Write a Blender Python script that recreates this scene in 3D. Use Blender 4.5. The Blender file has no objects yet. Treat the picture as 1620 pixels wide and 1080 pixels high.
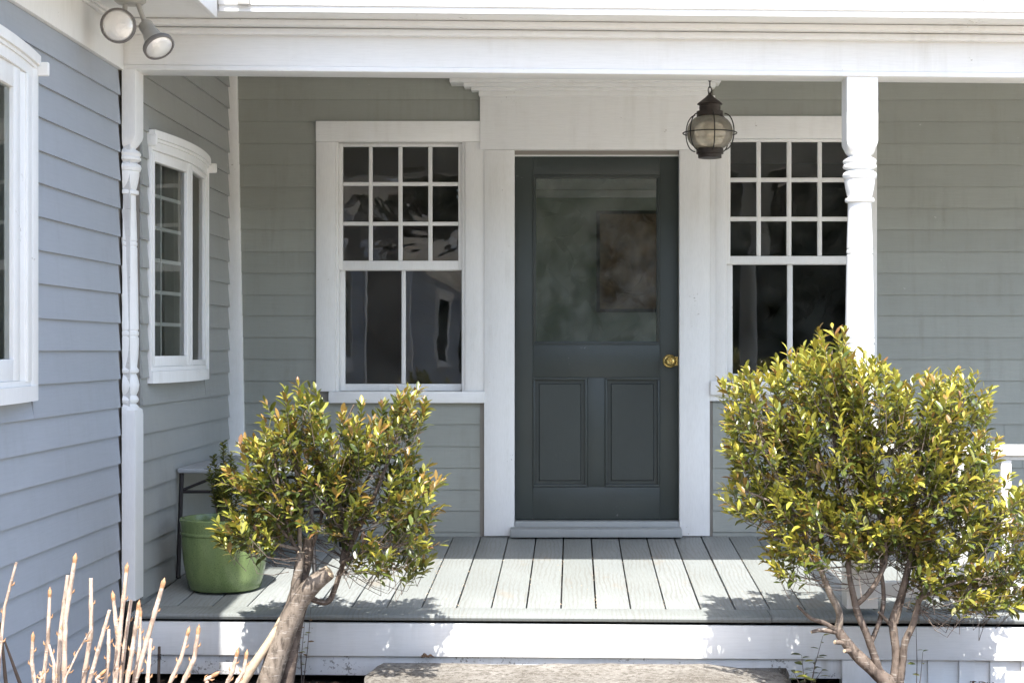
import bpy, bmesh, math, random
import numpy as np
from mathutils import Vector, Matrix, noise

R = math.radians
random.seed(7)
rng = np.random.default_rng(11)
scene = bpy.context.scene

# ------------------------------------------------------------------ camera
CZ = 1.47            # eye height above the ground
F = 2500.0           # focal length in photo pixels (1620 wide)
PX, PY = 895.0, 552.0
cam_d = bpy.data.cameras.new('camera')
cam = bpy.data.objects.new('camera', cam_d)
scene.collection.objects.link(cam)
cam.location = (0, 0, CZ)
cam.rotation_euler = (R(90), 0, 0)
cam_d.sensor_width = 36
cam_d.lens = F / 1620 * 36
cam_d.shift_x = -(PX - 810) / 1620
cam_d.shift_y = (PY - 540) / 1620
cam_d.clip_end = 600
scene.camera = cam

# ------------------------------------------------------------------ light
SUN_EL, SUN_AZ = 58.7, 2.0      # azimuth: degrees to the right of straight behind the camera
world = bpy.data.worlds.new('World'); scene.world = world; world.use_nodes = True
wn = world.node_tree
wn.nodes.clear()
sky = wn.nodes.new('ShaderNodeTexSky'); sky.sky_type = 'NISHITA'; sky.sun_disc = False
sky.sun_elevation = R(SUN_EL); sky.sun_rotation = R(180 - SUN_AZ)
sky.air_density = 1.0; sky.dust_density = 1.7; sky.ozone_density = 1.0
bg = wn.nodes.new('ShaderNodeBackground'); bg.inputs[1].default_value = 0.125
wo = wn.nodes.new('ShaderNodeOutputWorld')
wn.links.new(sky.outputs[0], bg.inputs[0]); wn.links.new(bg.outputs[0], wo.inputs[0])
sd = bpy.data.lights.new('sun', 'SUN'); sd.energy = 2.6; sd.angle = R(0.53); sd.color = (1, 0.96, 0.9)
sun = bpy.data.objects.new('sun', sd); scene.collection.objects.link(sun)
sun.rotation_euler = Vector((-math.sin(R(SUN_AZ)) * math.cos(R(SUN_EL)), math.cos(R(SUN_AZ)) * math.cos(R(SUN_EL)), -math.sin(R(SUN_EL)))).to_track_quat('-Z', 'Y').to_euler()
sun.location = (0, -10, 20)

vs = scene.view_settings
vs.view_transform = 'Standard'; vs.look = 'None'; vs.gamma = 1; vs.use_curve_mapping = False
vs.exposure = 2.17
scene.cycles.use_denoising = True
scene.cycles.max_bounces = 10; scene.cycles.diffuse_bounces = 6; scene.cycles.glossy_bounces = 4
scene.cycles.transparent_max_bounces = 16; scene.cycles.transmission_bounces = 6
scene.cycles.sample_clamp_indirect = 6

# ------------------------------------------------------------------ helpers
def X(px, Y): return (px - PX) * Y / F
def Z(py, Y): return CZ + (PY - py) * Y / F
def P(px, py, Y): return Vector((X(px, Y), Y, Z(py, Y)))

WORLD = {}
def link(o, parent=None, origin=(0, 0, 0)):
    scene.collection.objects.link(o)
    origin = Vector(origin)
    WORLD[o.name] = origin.copy()
    if parent is not None:
        o.parent = parent
        o.location = origin - WORLD[parent.name]
    else:
        o.location = origin
    return o
def tag(o, label=None, cat=None, group=None, kind=None):
    if label: o['label'] = label
    if cat: o['category'] = cat
    if group: o['group'] = group
    if kind: o['kind'] = kind
    return o
def empty(name, origin, parent=None):
    o = bpy.data.objects.new(name, None); o.empty_display_size = 0.1
    return link(o, parent, origin)

class MB:
    """collects shapes in world coordinates; build() links them as ONE mesh object"""
    def __init__(self): self.v = []; self.f = []
    def add(self, v, f):
        b = len(self.v); self.v += [Vector(p) for p in v]; self.f += [tuple(i + b for i in q) for q in f]; return self
    def box(self, x0, x1, y0, y1, z0, z1):
        return self.add([(x0,y0,z0),(x1,y0,z0),(x1,y1,z0),(x0,y1,z0),(x0,y0,z1),(x1,y0,z1),(x1,y1,z1),(x0,y1,z1)],
                        [(3,2,1,0),(4,5,6,7),(0,1,5,4),(1,2,6,5),(2,3,7,6),(3,0,4,7)])
    def obox(self, a, b, z0, z1, n0, n1):
        """upright box along the line a-b (xy), reaching from n0 to n1 along its right-hand normal"""
        a = Vector((a[0], a[1], 0)); b = Vector((b[0], b[1], 0)); d = (b - a).normalized(); n = Vector((d.y, -d.x, 0))
        q = [a + n*n0, b + n*n0, b + n*n1, a + n*n1]
        return self.add([(p.x,p.y,z0) for p in q] + [(p.x,p.y,z1) for p in q],
                        [(0,1,2,3),(7,6,5,4),(4,5,1,0),(5,6,2,1),(6,7,3,2),(7,4,0,3)])
    def sweep(self, path, prof, closed_prof=True):
        """path: list of (point xy, normal xy); prof: list of (n, z)"""
        n = len(prof); b = []
        for (p, nn) in path:
            for (o, z) in prof: b.append((p[0] + nn[0]*o, p[1] + nn[1]*o, z))
        f = []
        for i in range(len(path) - 1):
            for k in range(n):
                k2 = (k + 1) % n
                f.append((i*n + k, i*n + k2, (i+1)*n + k2, (i+1)*n + k))
        f.append(tuple(range(n))[::-1]); f.append(tuple(range((len(path)-1)*n, len(path)*n)))
        return self.add(b, f)
    def lathe(self, c, prof, seg=32, cap=True):
        """prof: list of (r, z) bottom to top or top to bottom, axis through c"""
        v = []; f = []
        for r, z in prof:
            for k in range(seg):
                a = 2*math.pi*k/seg; v.append((c[0] + r*math.cos(a), c[1] + r*math.sin(a), z))
        for i in range(len(prof) - 1):
            for k in range(seg):
                k2 = (k+1) % seg; f.append((i*seg+k, i*seg+k2, (i+1)*seg+k2, (i+1)*seg+k))
        if cap:
            f.append(tuple(range(seg))[::-1]); f.append(tuple(range((len(prof)-1)*seg, len(prof)*seg)))
        return self.add(v, f)
    def tube(self, pts, rad, seg=8, cap=True, rough=0.0):
        pts = [Vector(p) for p in pts]
        if not hasattr(rad, '__len__'): rad = [rad]*len(pts)
        v = []; f = []; up = None
        for i, p in enumerate(pts):
            d = (pts[min(i+1, len(pts)-1)] - pts[max(i-1, 0)]).normalized()
            if up is None: up = d.orthogonal().normalized()
            up = (up - d*up.dot(d)).normalized(); s = d.cross(up)
            for k in range(seg):
                a = 2*math.pi*k/seg; r = rad[i]*(1 + rough*(random.random()-.5))
                v.append(p + (up*math.cos(a) + s*math.sin(a))*r)
        for i in range(len(pts)-1):
            for k in range(seg):
                k2 = (k+1) % seg; f.append((i*seg+k, i*seg+k2, (i+1)*seg+k2, (i+1)*seg+k))
        if cap:
            f.append(tuple(range(seg))[::-1]); f.append(tuple(range((len(pts)-1)*seg, len(pts)*seg)))
        return self.add(v, f)
    def shear(self, k, x0=0.0):
        for p in self.v: p.z += k*(p.x - x0)
        return self
    def build(self, name, mat, parent=None, bevel=0.0, smooth=None, origin=None, seg=2):
        xs = [p.x for p in self.v]; ys = [p.y for p in self.v]; zs = [p.z for p in self.v]
        o0 = Vector(origin) if origin is not None else Vector(((min(xs)+max(xs))/2, (min(ys)+max(ys))/2, min(zs)))
        me = bpy.data.meshes.new(name)
        me.from_pydata([tuple(p - o0) for p in self.v], [], self.f)
        bm = bmesh.new(); bm.from_mesh(me); bmesh.ops.recalc_face_normals(bm, faces=bm.faces)
        if bevel:
            ed = [e for e in bm.edges if len(e.link_faces) == 2 and e.calc_face_angle(0) > 0.5]
            bmesh.ops.bevel(bm, geom=ed, offset=bevel, segments=seg, affect='EDGES', profile=.5, clamp_overlap=True)
        bm.to_mesh(me); bm.free()
        if smooth is not None or bevel:
            for p in me.polygons: p.use_smooth = True
            me.set_sharp_from_angle(angle=R(smooth if smooth is not None else 35))
        me.materials.append(mat)
        return link(bpy.data.objects.new(name, me), parent, o0)

# ------------------------------------------------------------------ materials
def mat_new(name):
    m = bpy.data.materials.new(name); m.use_nodes = True
    nt = m.node_tree; nt.nodes.clear()
    return m, nt, nt.nodes.new('ShaderNodeOutputMaterial')
def nd(nt, t, **kw):
    n = nt.nodes.new(t)
    for k, v in kw.items(): setattr(n, k, v)
    return n
def pos(nt, scale=(1,1,1), rand=False):
    g = nd(nt, 'ShaderNodeNewGeometry'); mp = nd(nt, 'ShaderNodeMapping')
    mp.inputs['Scale'].default_value = scale
    nt.links.new(g.outputs['Position'], mp.inputs['Vector'])
    if rand:
        oi = nd(nt, 'ShaderNodeObjectInfo'); mu = nd(nt, 'ShaderNodeMath', operation='MULTIPLY'); mu.inputs[1].default_value = 57.0
        nt.links.new(oi.outputs['Random'], mu.inputs[0]); nt.links.new(mu.outputs[0], mp.inputs['Location'])
    return mp.outputs[0]
def noise_n(nt, vec, scale, detail=4, rough=.55, dist=0):
    n = nd(nt, 'ShaderNodeTexNoise'); n.inputs['Scale'].default_value = scale; n.inputs['Detail'].default_value = detail
    n.inputs['Roughness'].default_value = rough; n.inputs['Distortion'].default_value = dist
    nt.links.new(vec, n.inputs['Vector']); return n.outputs[0]
def ramp(nt, fac, stops):
    r = nd(nt, 'ShaderNodeValToRGB'); e = r.color_ramp.elements
    while len(e) < len(stops): e.new(.5)
    for el, (p, c) in zip(e, stops):
        el.position = p; el.color = (c, c, c, 1) if not hasattr(c, '__len__') else (*c, 1)
    nt.links.new(fac, r.inputs[0]); return r.outputs[0]
def mixc(nt, fac, a, b, mode='MIX'):
    m = nd(nt, 'ShaderNodeMix', data_type='RGBA', blend_type=mode)
    for k, s in ((0, fac), (6, a), (7, b)):
        if hasattr(s, 'is_linked') or hasattr(s, 'links'): nt.links.new(s, m.inputs[k])
        elif k == 0: m.inputs[0].default_value = s
        else: m.inputs[k].default_value = (*s, 1)
    return m.outputs[2]
def bump(nt, h, strength=.3, dist=.002, prev=None):
    b = nd(nt, 'ShaderNodeBump'); b.inputs['Strength'].default_value = strength; b.inputs['Distance'].default_value = dist
    nt.links.new(h, b.inputs['Height'])
    if prev is not None: nt.links.new(prev, b.inputs['Normal'])
    return b.outputs[0]
def princ(nt, out, col=None, rough=.5, normal=None, spec=.5, metal=0.0):
    b = nd(nt, 'ShaderNodeBsdfPrincipled')
    if col is not None:
        if hasattr(col, 'links') or hasattr(col, 'is_linked'): nt.links.new(col, b.inputs['Base Color'])
        else: b.inputs['Base Color'].default_value = (*col, 1)
    if hasattr(rough, 'links'): nt.links.new(rough, b.inputs['Roughness'])
    else: b.inputs['Roughness'].default_value = rough
    b.inputs['Specular IOR Level'].default_value = spec; b.inputs['Metallic'].default_value = metal
    if normal is not None: nt.links.new(normal, b.inputs['Normal'])
    nt.links.new(b.outputs[0], out.inputs[0]); return b

def paint(name, col, grain=(3, 3, 40), rough=.45, var=.06, chips=0.0, chipcol=(.25,.22,.18), bumpk=.25, grime=.10, board=1.0):
    """brushed house paint over wood: streaks, blotches, drip stains, per-board variation, few chips"""
    m, nt, out = mat_new(name)
    p = pos(nt, (1,1,1)); g = noise_n(nt, pos(nt, grain, True), 6, 5, .6)
    big = noise_n(nt, p, 1.7, 5, .6)
    c = mixc(nt, ramp(nt, big, [(.3, 0), (.7, 1)]), tuple(x*(1-var) for x in col), tuple(min(1, x*(1+var)) for x in col))
    oi = nd(nt, 'ShaderNodeObjectInfo')
    c = mixc(nt, ramp(nt, oi.outputs['Random'], [(0, 0), (1, 1)]), c, mixc(nt, .5, c, tuple(x*(1-3.0*var*board) for x in col)))
    c = mixc(nt, ramp(nt, g, [(.35, .16), (.6, 0)]), c, tuple(x*.72 for x in col))
    drip = noise_n(nt, pos(nt, (1, 1, .09)), 22, 4, .6); spl = noise_n(nt, p, 3.3, 6, .7)
    dm = nd(nt, 'ShaderNodeMath', operation='MULTIPLY')
    nt.links.new(ramp(nt, drip, [(.45, 0), (.7, 1)]), dm.inputs[0]); nt.links.new(ramp(nt, spl, [(.42, 0), (.68, grime*2.6)]), dm.inputs[1])
    c = mixc(nt, dm.outputs[0], c, tuple(x*.55*w for x, w in zip(col, (1.05, 1.0, .88))))
    if chips:
        v = noise_n(nt, pos(nt, (1,1,1)), 60, 3, .7)
        v2 = noise_n(nt, p, 5, 3, .6)
        mm = nd(nt, 'ShaderNodeMath', operation='MULTIPLY'); nt.links.new(v, mm.inputs[0]); nt.links.new(v2, mm.inputs[1])
        c = mixc(nt, ramp(nt, mm.outputs[0], [(.50 - chips, 0), (.53 - chips, 1)]), c, chipcol)
    n1 = bump(nt, g, bumpk, .0014)
    n2 = bump(nt, noise_n(nt, p, 9, 3, .5), bumpk, .005, n1)
    princ(nt, out, c, rough, n2, .35)
    return m

M = {}
M['white'] = paint('white_paint', (.80, .80, .782), (30, 30, 4), .42, .022, .07, (.42, .40, .36), .3)
M['white_h'] = paint('white_paint_rail', (.80, .80, .782), (2, 30, 30), .42, .022, .07, (.42, .40, .36), .3)
M['white_worn'] = paint('worn_white_paint', (.70, .70, .69), (2, 30, 40), .55, .05, .17, (.27, .26, .24), .6, .3)
M['siding'] = paint('grey_siding_paint', (.300, .312, .278), (1.2, 1.2, 34), .55, .07, .06, (.40, .40, .37), .45, .16)  # same house paint as the wing, warm bounce light put into the colour
M['wing'] = paint('sky_tinted_siding_paint', (.335, .362, .398), (1.2, 1.2, 30), .5, .035, .04, (.45, .45, .44), .3, .08)  # same house paint again, the sky's blue light put into the colour
M['inner'] = paint('half_tinted_siding_paint', (.325, .335, .322), (1.2, 1.2, 30), .5, .045, .04, (.45, .45, .44), .3, .12)  # same paint once more, tinted midway between the bounce and sky copies
M['door'] = paint('dark_door_paint', (.046, .055, .050), (40, 40, 3), .42, .16, .06, (.13, .14, .13), .5, .0)
M['sill'] = paint('grey_sill_paint', (.33, .35, .345), (2, 30, 40), .5, .08, .07, (.40, .38, .33), .4)

def deck_mat():
    m, nt, out = mat_new('worn_deck_paint')
    v = pos(nt, (1, 1, 1), True)
    # long cathedral grain along the board
    w = nd(nt, 'ShaderNodeTexWave', wave_type='BANDS', bands_direction='X'); w.inputs['Scale'].default_value = 15
    w.inputs['Distortion'].default_value = 14; w.inputs['Detail'].default_value = 3; w.inputs['Detail Scale'].default_value = .5
    mp = nd(nt, 'ShaderNodeMapping'); mp.inputs['Scale'].default_value = (1, .22, 1); nt.links.new(v, mp.inputs[0]); nt.links.new(mp.outputs[0], w.inputs[0])
    fine = noise_n(nt, pos(nt, (90, 3, 90), True), 3, 4, .6)
    big = noise_n(nt, pos(nt), 2.2, 5, .65)
    wear = noise_n(nt, pos(nt, (1.6, .7, 1)), 3.1, 4, .6)
    c = mixc(nt, ramp(nt, big, [(.3, 0), (.72, 1)]), (.242, .262, .262), (.292, .308, .304))
    oi = nd(nt, 'ShaderNodeObjectInfo')
    c = mixc(nt, ramp(nt, oi.outputs['Random'], [(0, 0), (1, .9)]), c, (.205, .222, .212))
    gm = nd(nt, 'ShaderNodeMath', operation='MULTIPLY')
    nt.links.new(ramp(nt, w.outputs[1], [(.5, 0), (.95, .38)]), gm.inputs[0]); nt.links.new(ramp(nt, wear, [(.40, .25), (.58, 1)]), gm.inputs[1])
    c = mixc(nt, gm.outputs[0], c, (.15, .14, .12))
    c = mixc(nt, ramp(nt, wear, [(.62, 0), (.74, .5)]), c, (.25, .205, .155))
    c = mixc(nt, ramp(nt, fine, [(.36, .35), (.54, 0)]), c, (.15, .145, .13))
    n = bump(nt, w.outputs[1], .22, .0012); n = bump(nt, fine, .3, .001, n)
    princ(nt, out, c, .55, n, .3)
    return m
M['deck'] = deck_mat()

def glass_mat(name, tint=(.93,.96,.94), wave=.0, wscale=7, rough=.0, dirt=.03):
    m, nt, out = mat_new(name)
    tr = nd(nt, 'ShaderNodeBsdfTransparent'); tr.inputs[0].default_value = (*tint, 1)
    gl = nd(nt, 'ShaderNodeBsdfGlossy'); gl.inputs['Roughness'].default_value = rough
    fr = nd(nt, 'ShaderNodeFresnel'); fr.inputs[0].default_value = 1.8
    if wave:
        oi = pos(nt, (1,1,1), True)
        b = bump(nt, noise_n(nt, oi, wscale, 2, .45, .6), 1.0, wave); nt.links.new(b, gl.inputs['Normal'])
    mx = nd(nt, 'ShaderNodeMixShader'); nt.links.new(fr.outputs[0], mx.inputs[0]); nt.links.new(tr.outputs[0], mx.inputs[1]); nt.links.new(gl.outputs[0], mx.inputs[2])
    df = nd(nt, 'ShaderNodeBsdfDiffuse'); df.inputs[0].default_value = (.55, .56, .54, 1)
    d = noise_n(nt, pos(nt), 6, 6, .7)
    mx2 = nd(nt, 'ShaderNodeMixShader'); nt.links.new(ramp(nt, d, [(.4, 0), (.75, dirt*2.5)]), mx2.inputs[0])
    nt.links.new(mx.outputs[0], mx2.inputs[1]); nt.links.new(df.outputs[0], mx2.inputs[2])
    nt.links.new(mx2.outputs[0], out.inputs[0])
    return m
M['old_glass'] = glass_mat('old_wavy_glass', wave=.0035, wscale=4, dirt=.03)
M['glass'] = glass_mat('window_glass', wave=.0006, wscale=2.5, dirt=.02)
M['door_glass'] = glass_mat('door_glass', wave=.0008, wscale=2, dirt=.05)
def globe_mat():
    m, nt, out = mat_new('seeded_lantern_glass')
    tr = nd(nt, 'ShaderNodeBsdfTransparent'); tr.inputs[0].default_value = (.97, .93, .85, 1)
    df = nd(nt, 'ShaderNodeBsdfDiffuse'); df.inputs[0].default_value = (.74, .68, .56, 1)
    tl = nd(nt, 'ShaderNodeBsdfTranslucent'); tl.inputs[0].default_value = (.80, .74, .62, 1)
    gl = nd(nt, 'ShaderNodeBsdfGlossy'); gl.inputs['Roughness'].default_value = .08
    fr = nd(nt, 'ShaderNodeFresnel'); fr.inputs[0].default_value = 1.5
    a = nd(nt, 'ShaderNodeMixShader'); a.inputs[0].default_value = .5; nt.links.new(df.outputs[0], a.inputs[1]); nt.links.new(tl.outputs[0], a.inputs[2])
    b = nd(nt, 'ShaderNodeMixShader'); nt.links.new(ramp(nt, noise_n(nt, pos(nt), 18, 4, .6), [(.3, .38), (.7, .62)]), b.inputs[0]); nt.links.new(tr.outputs[0], b.inputs[1]); nt.links.new(a.outputs[0], b.inputs[2])
    c = nd(nt, 'ShaderNodeMixShader'); nt.links.new(fr.outputs[0], c.inputs[0]); nt.links.new(b.outputs[0], c.inputs[1]); nt.links.new(gl.outputs[0], c.inputs[2])
    nt.links.new(c.outputs[0], out.inputs[0]); return m
M['globe'] = globe_mat()

def simple(name, col, rough=.5, metal=0, spec=.5, nscale=8, var=.25, bk=.2, bd=.003):
    m, nt, out = mat_new(name)
    n = noise_n(nt, pos(nt), nscale, 5, .6)
    c = mixc(nt, ramp(nt, n, [(.3, 0), (.7, 1)]), tuple(x*(1-var) for x in col), tuple(min(1, x*(1+var)) for x in col))
    princ(nt, out, c, rough, bump(nt, n, bk, bd), spec, metal)
    return m
M['iron'] = simple('dark_iron', (.020, .018, .018), .5, .3, nscale=40)
M['bronze'] = simple('weathered_bronze', (.045, .036, .030), .5, .4, nscale=30, var=.35)
M['brass'] = simple('worn_brass', (.62, .45, .16), .25, 1.0, nscale=60, var=.12, bk=.05)
M['lampmetal'] = simple('grey_lamp_enamel', (.42, .41, .38), .4, .1, nscale=20, var=.06, bk=.05)
M['gasket'] = simple('grey_rubber', (.16, .15, .14), .6, 0, var=.1)
M['tabletop'] = simple('grey_table_paint', (.30, .32, .33), .5, 0, nscale=14, var=.10)
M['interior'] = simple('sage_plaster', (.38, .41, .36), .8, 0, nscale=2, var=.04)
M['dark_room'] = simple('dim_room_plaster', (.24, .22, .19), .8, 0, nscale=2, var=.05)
M['floor_in'] = simple('oak_floor', (.16, .10, .06), .4)
M['curtain'] = simple('curtain_cloth', (.38, .38, .35), .9, 0, nscale=20, var=.05)
M['sky_sheet'] = simple('pale_sky_sheet', (.72, .73, .68), .9, 0, nscale=20, var=.04)  # pale tone stands in for sky mirrored in the left bow window
M['picture'] = simple('brown_print', (.20, .13, .08), .6, 0, nscale=7, var=.6)
M['frame'] = simple('dark_picture_frame', (.05, .04, .035), .4)
M['shingle'] = simple('roof_shingle', (.09, .09, .095), .85, 0, nscale=12, var=.3)
M['black'] = simple('gap_shade', (.012, .012, .013), .9)  # near-black that paints in the shade of gaps and voids
M['concrete'] = simple('foundation_concrete', (.28, .27, .25), .9, 0, nscale=10, var=.15)
M['twig'] = simple('dead_twig', (.10, .07, .05), .8, nscale=40)
M['soil'] = simple('garden_soil', (.055, .038, .026), .95, 0, nscale=25, var=.5, bk=.8, bd=.02)
M['litter'] = simple('leaf_litter', (.14, .085, .05), .9, nscale=30, var=.6)

def gravel_mat():
    m, nt, out = mat_new('pale_gravel')
    v = nd(nt, 'ShaderNodeTexVoronoi'); v.inputs['Scale'].default_value = 45; nt.links.new(pos(nt), v.inputs['Vector'])
    n = noise_n(nt, pos(nt), .6, 5, .6)
    c = mixc(nt, ramp(nt, n, [(.35, 0), (.65, 1)]), (.47, .415, .335), (.58, .52, .43))
    c = mixc(nt, .35, c, v.outputs['Color'], 'MULTIPLY')
    princ(nt, out, c, .9, bump(nt, v.outputs[0], .6, .01), .2); return m
M['ground'] = gravel_mat()

def stone_mat():
    m, nt, out = mat_new('rough_granite')
    p = pos(nt); a = noise_n(nt, p, 4, 6, .65); b = noise_n(nt, p, 38, 5, .7); s = noise_n(nt, p, 130, 2, .6)
    c = mixc(nt, ramp(nt, a, [(.35, 0), (.65, 1)]), (.135, .122, .104), (.235, .222, .20))
    c = mixc(nt, ramp(nt, b, [(.38, .9), (.54, 0)]), c, (.07, .06, .048))
    c = mixc(nt, ramp(nt, s, [(.58, 0), (.66, .6)]), c, (.36, .335, .295))
    n = bump(nt, b, .6, .008); n = bump(nt, s, .5, .003, n)
    princ(nt, out, c, .85, n, .25); return m
M['stone'] = stone_mat()

def glaze_mat():
    m, nt, out = mat_new('speckled_green_glaze')
    p = pos(nt); s = noise_n(nt, p, 260, 2, .6); a = noise_n(nt, pos(nt, (1, 1, .4)), 9, 5, .65)
    c = mixc(nt, ramp(nt, a, [(.3, 0), (.7, 1)]), (.11, .165, .06), (.205, .275, .11))
    c = mixc(nt, ramp(nt, s, [(.54, 0), (.64, .6)]), c, (.065, .095, .035))
    princ(nt, out, c, .22, bump(nt, a, .15, .004), .5); return m
M['glaze'] = glaze_mat()

def bark_mat(name, c0, c1, patch):
    m, nt, out = mat_new(name)
    p = pos(nt); a = noise_n(nt, pos(nt, (1, 1, .35)), 60, 5, .65); b = noise_n(nt, p, 14, 4, .6); r_ = noise_n(nt, pos(nt, (.4, .4, 3)), 50, 3, .6)
    c = mixc(nt, ramp(nt, b, [(.35, 0), (.65, 1)]), c0, c1)
    c = mixc(nt, ramp(nt, a, [(.36, .8), (.52, 0)]), c, tuple(x*.4 for x in c0))
    c = mixc(nt, ramp(nt, r_, [(.60, 0), (.68, .7)]), c, patch)
    n = bump(nt, a, .7, .005); n = bump(nt, r_, .3, .002, n)
    princ(nt, out, c, .8, n, .25); return m
M['bark'] = bark_mat('shrub_bark', (.18, .145, .115), (.29, .245, .20), (.46, .43, .39))
M['bark_dark'] = bark_mat('reddish_shrub_bark', (.105, .08, .066), (.19, .15, .12), (.33, .30, .26))
M['cutwood'] = simple('cut_wood', (.46, .36, .25), .8, nscale=60, var=.2)
M['cane'] = bark_mat('dry_cane', (.40, .29, .22), (.58, .46, .37), (.66, .58, .50))
M['bud'] = simple('rusty_bud', (.36, .20, .10), .6, nscale=110, var=.55)

def leaf_mat(name, trans=.3, rough=.33):
    m, nt, out = mat_new(name)
    at = nd(nt, 'ShaderNodeAttribute'); at.attribute_name = 'leaf_colour'
    n = noise_n(nt, pos(nt), 60, 2, .5)
    c = mixc(nt, ramp(nt, n, [(.3, 0), (.7, .3)]), at.outputs['Color'], (.12, .09, .025))
    b = nd(nt, 'ShaderNodeBsdfPrincipled'); nt.links.new(c, b.inputs['Base Color']); b.inputs['Roughness'].default_value = rough
    b.inputs['Specular IOR Level'].default_value = .6
    t = nd(nt, 'ShaderNodeBsdfTranslucent'); nt.links.new(mixc(nt, .5, c, (.30, .28, .03)), t.inputs[0])
    mx = nd(nt, 'ShaderNodeMixShader'); mx.inputs[0].default_value = trans
    nt.links.new(b.outputs[0], mx.inputs[1]); nt.links.new(t.outputs[0], mx.inputs[2]); nt.links.new(mx.outputs[0], out.inputs[0]); return m
M['leaf'] = leaf_mat('glossy_evergreen_leaf')
M['lens'] = None
def lens_mat():
    m, nt, out = mat_new('stippled_lamp_lens')
    v = nd(nt, 'ShaderNodeTexVoronoi'); v.inputs['Scale'].default_value = 220; nt.links.new(pos(nt), v.inputs['Vector'])
    b = princ(nt, out, (.80, .78, .74), .15, bump(nt, v.outputs[0], .35, .002), .8, .25); return m
M['lens'] = lens_mat()

# ------------------------------------------------------------------ the ground
def grid_sheet(name, mat, x0, x1, y0, y1, z, nx, ny, amp, parent=None, kind='structure', sc=1.5):
    me = bpy.data.meshes.new(name); v = []; f = []
    for j in range(ny+1):
        for i in range(nx+1):
            x = x0 + (x1-x0)*i/nx; y = y0 + (y1-y0)*j/ny
            v.append((x, y, z + amp*noise.noise(Vector((x*sc, y*sc, 3)))))
    for j in range(ny):
        for i in range(nx):
            a = j*(nx+1)+i; f.append((a, a+1, a+nx+2, a+nx+1))
    me.from_pydata(v, [], f); me.materials.append(mat)
    for p in me.polygons: p.use_smooth = True
    o = link(bpy.data.objects.new(name, me)); o['kind'] = kind; return o
grid_sheet('ground', M['ground'], -150, 150, -150, 150, -0.03, 4, 4, 0)
grid_sheet('garden_bed', M['soil'], -1.97, -.45, 2.6, 7.6, 0.012, 40, 100, .018, sc=6)
grid_sheet('garden_bed', M['soil'], 1.0, 6.0, 4.4, 7.6, 0.012, 80, 50, .018, sc=6)
grid_sheet('step_ground', M['soil'], -.449, .999, 6.1, 7.6, 0.008, 30, 30, .018, sc=6)

# ------------------------------------------------------------------ the house
YF = 8.83                 # face of the front wall sheathing
XI, XO = -1.885, -1.935   # faces of the wing wall, inside the porch and outside
house = empty('house', (0, YF, 0))
tag(house, 'grey clapboard farmhouse with white trimmed porch, dark green door and side wing', 'house')

def wall_boxes(mb, u0, u1, z0, z1, holes, put):
    us = sorted({u0, u1, *[h[0] for h in holes], *[h[1] for h in holes]}); zs = sorted({z0, z1, *[h[2] for h in holes], *[h[3] for h in holes]})
    us = [u for u in us if u0 <= u <= u1]; zs = [z for z in zs if z0 <= z <= z1]
    for a, b in zip(us, us[1:]):
        run = None
        for c, d in zip(zs, zs[1:]):
            um, zm = (a+b)/2, (c+d)/2
            if any(h[0] < um < h[1] and h[2] < zm < h[3] for h in holes):
                if run: put(mb, a, b, *run); run = None
            else: run = (run[0], d) if run else (c, d)
        if run: put(mb, a, b, *run)

def clapboards(parent, u0, u1, zlo, zhi, exp, phase, rects, axis, face, mat, t=.015, maxlen=4.9):
    """lapped boards along u; axis 'x' faces -Y at y=face, axis 'y' faces +X at x=face; rects = trim areas the boards stop at"""
    k0 = math.floor((zlo - phase)/exp)
    k = k0
    while phase + k*exp < zhi:
        za = phase + k*exp + random.uniform(-.003, .003); zb = za + exp; k += 1
        a_, b_ = max(za, zlo), min(zb, zhi)
        if b_ - a_ < .006: continue
        cuts = sorted({u0, u1, *[u for r in rects for u in r[:2] if u0 < u < u1]})
        ivs = []
        for a, b in zip(cuts, cuts[1:]):
            um = (a+b)/2; lo, hi = a_, b_
            for r in rects:
                if r[0] < um < r[1]:
                    if r[2] <= lo + 1e-6 and r[3] >= hi - 1e-6: lo = hi
                    elif r[2] <= lo + 1e-6 and r[3] > lo: lo = r[3]
                    elif r[3] >= hi - 1e-6 and r[2] < hi: hi = r[2]
            if hi - lo < .006: continue
            if ivs and abs(ivs[-1][1]-a) < 1e-6 and abs(ivs[-1][2]-lo) < 1e-6 and abs(ivs[-1][3]-hi) < 1e-6: ivs[-1][1] = b
            else: ivs.append([a, b, lo, hi])
        for a, b, lo, hi in ivs:
            parts = [(a, b)]
            if b - a > maxlen:
                parts = []; s = a
                first = True
                while s < b:
                    e = min(b, s + (random.uniform(1.6, maxlen) if first else maxlen)); first = False
                    if b - e < .5: e = b
                    parts.append((s, e - (.0015 if e < b else 0))); s = e
            for a2, b2 in parts:
                n = max(1, int((b2-a2)/.45)); mb = MB(); rows = []
                for i in range(n+1):
                    u = a2 + (b2-a2)*i/n
                    j = .0015*noise.noise(Vector((u*2.1, za*9, 1))); jt = .0018*noise.noise(Vector((u*1.3, za*7, 8)))
                    full = hi - zb > -1e-4
                    top_t = .0035
                    rows.append([(t + jt, lo + j), (top_t, hi + (.012 if full else 0)), (.001, hi + (.012 if full else 0)), (.001, lo + j)])
                v = []
                for i, r_ in enumerate(rows):
                    u = a2 + (b2-a2)*i/n
                    for (o, z) in r_:
                        v.append((u, face - o, z) if axis == 'x' else (face + o, u, z))
                f = []
                for i in range(n):
                    for q in range(4):
                        q2 = (q+1) % 4; f.append((i*4+q, i*4+q2, (i+1)*4+q2, (i+1)*4+q))
                f.append((3,2,1,0)); f.append(tuple(n*4+q for q in range(4)))
                mb.add(v, f).build('clapboard', mat, parent)

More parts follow.
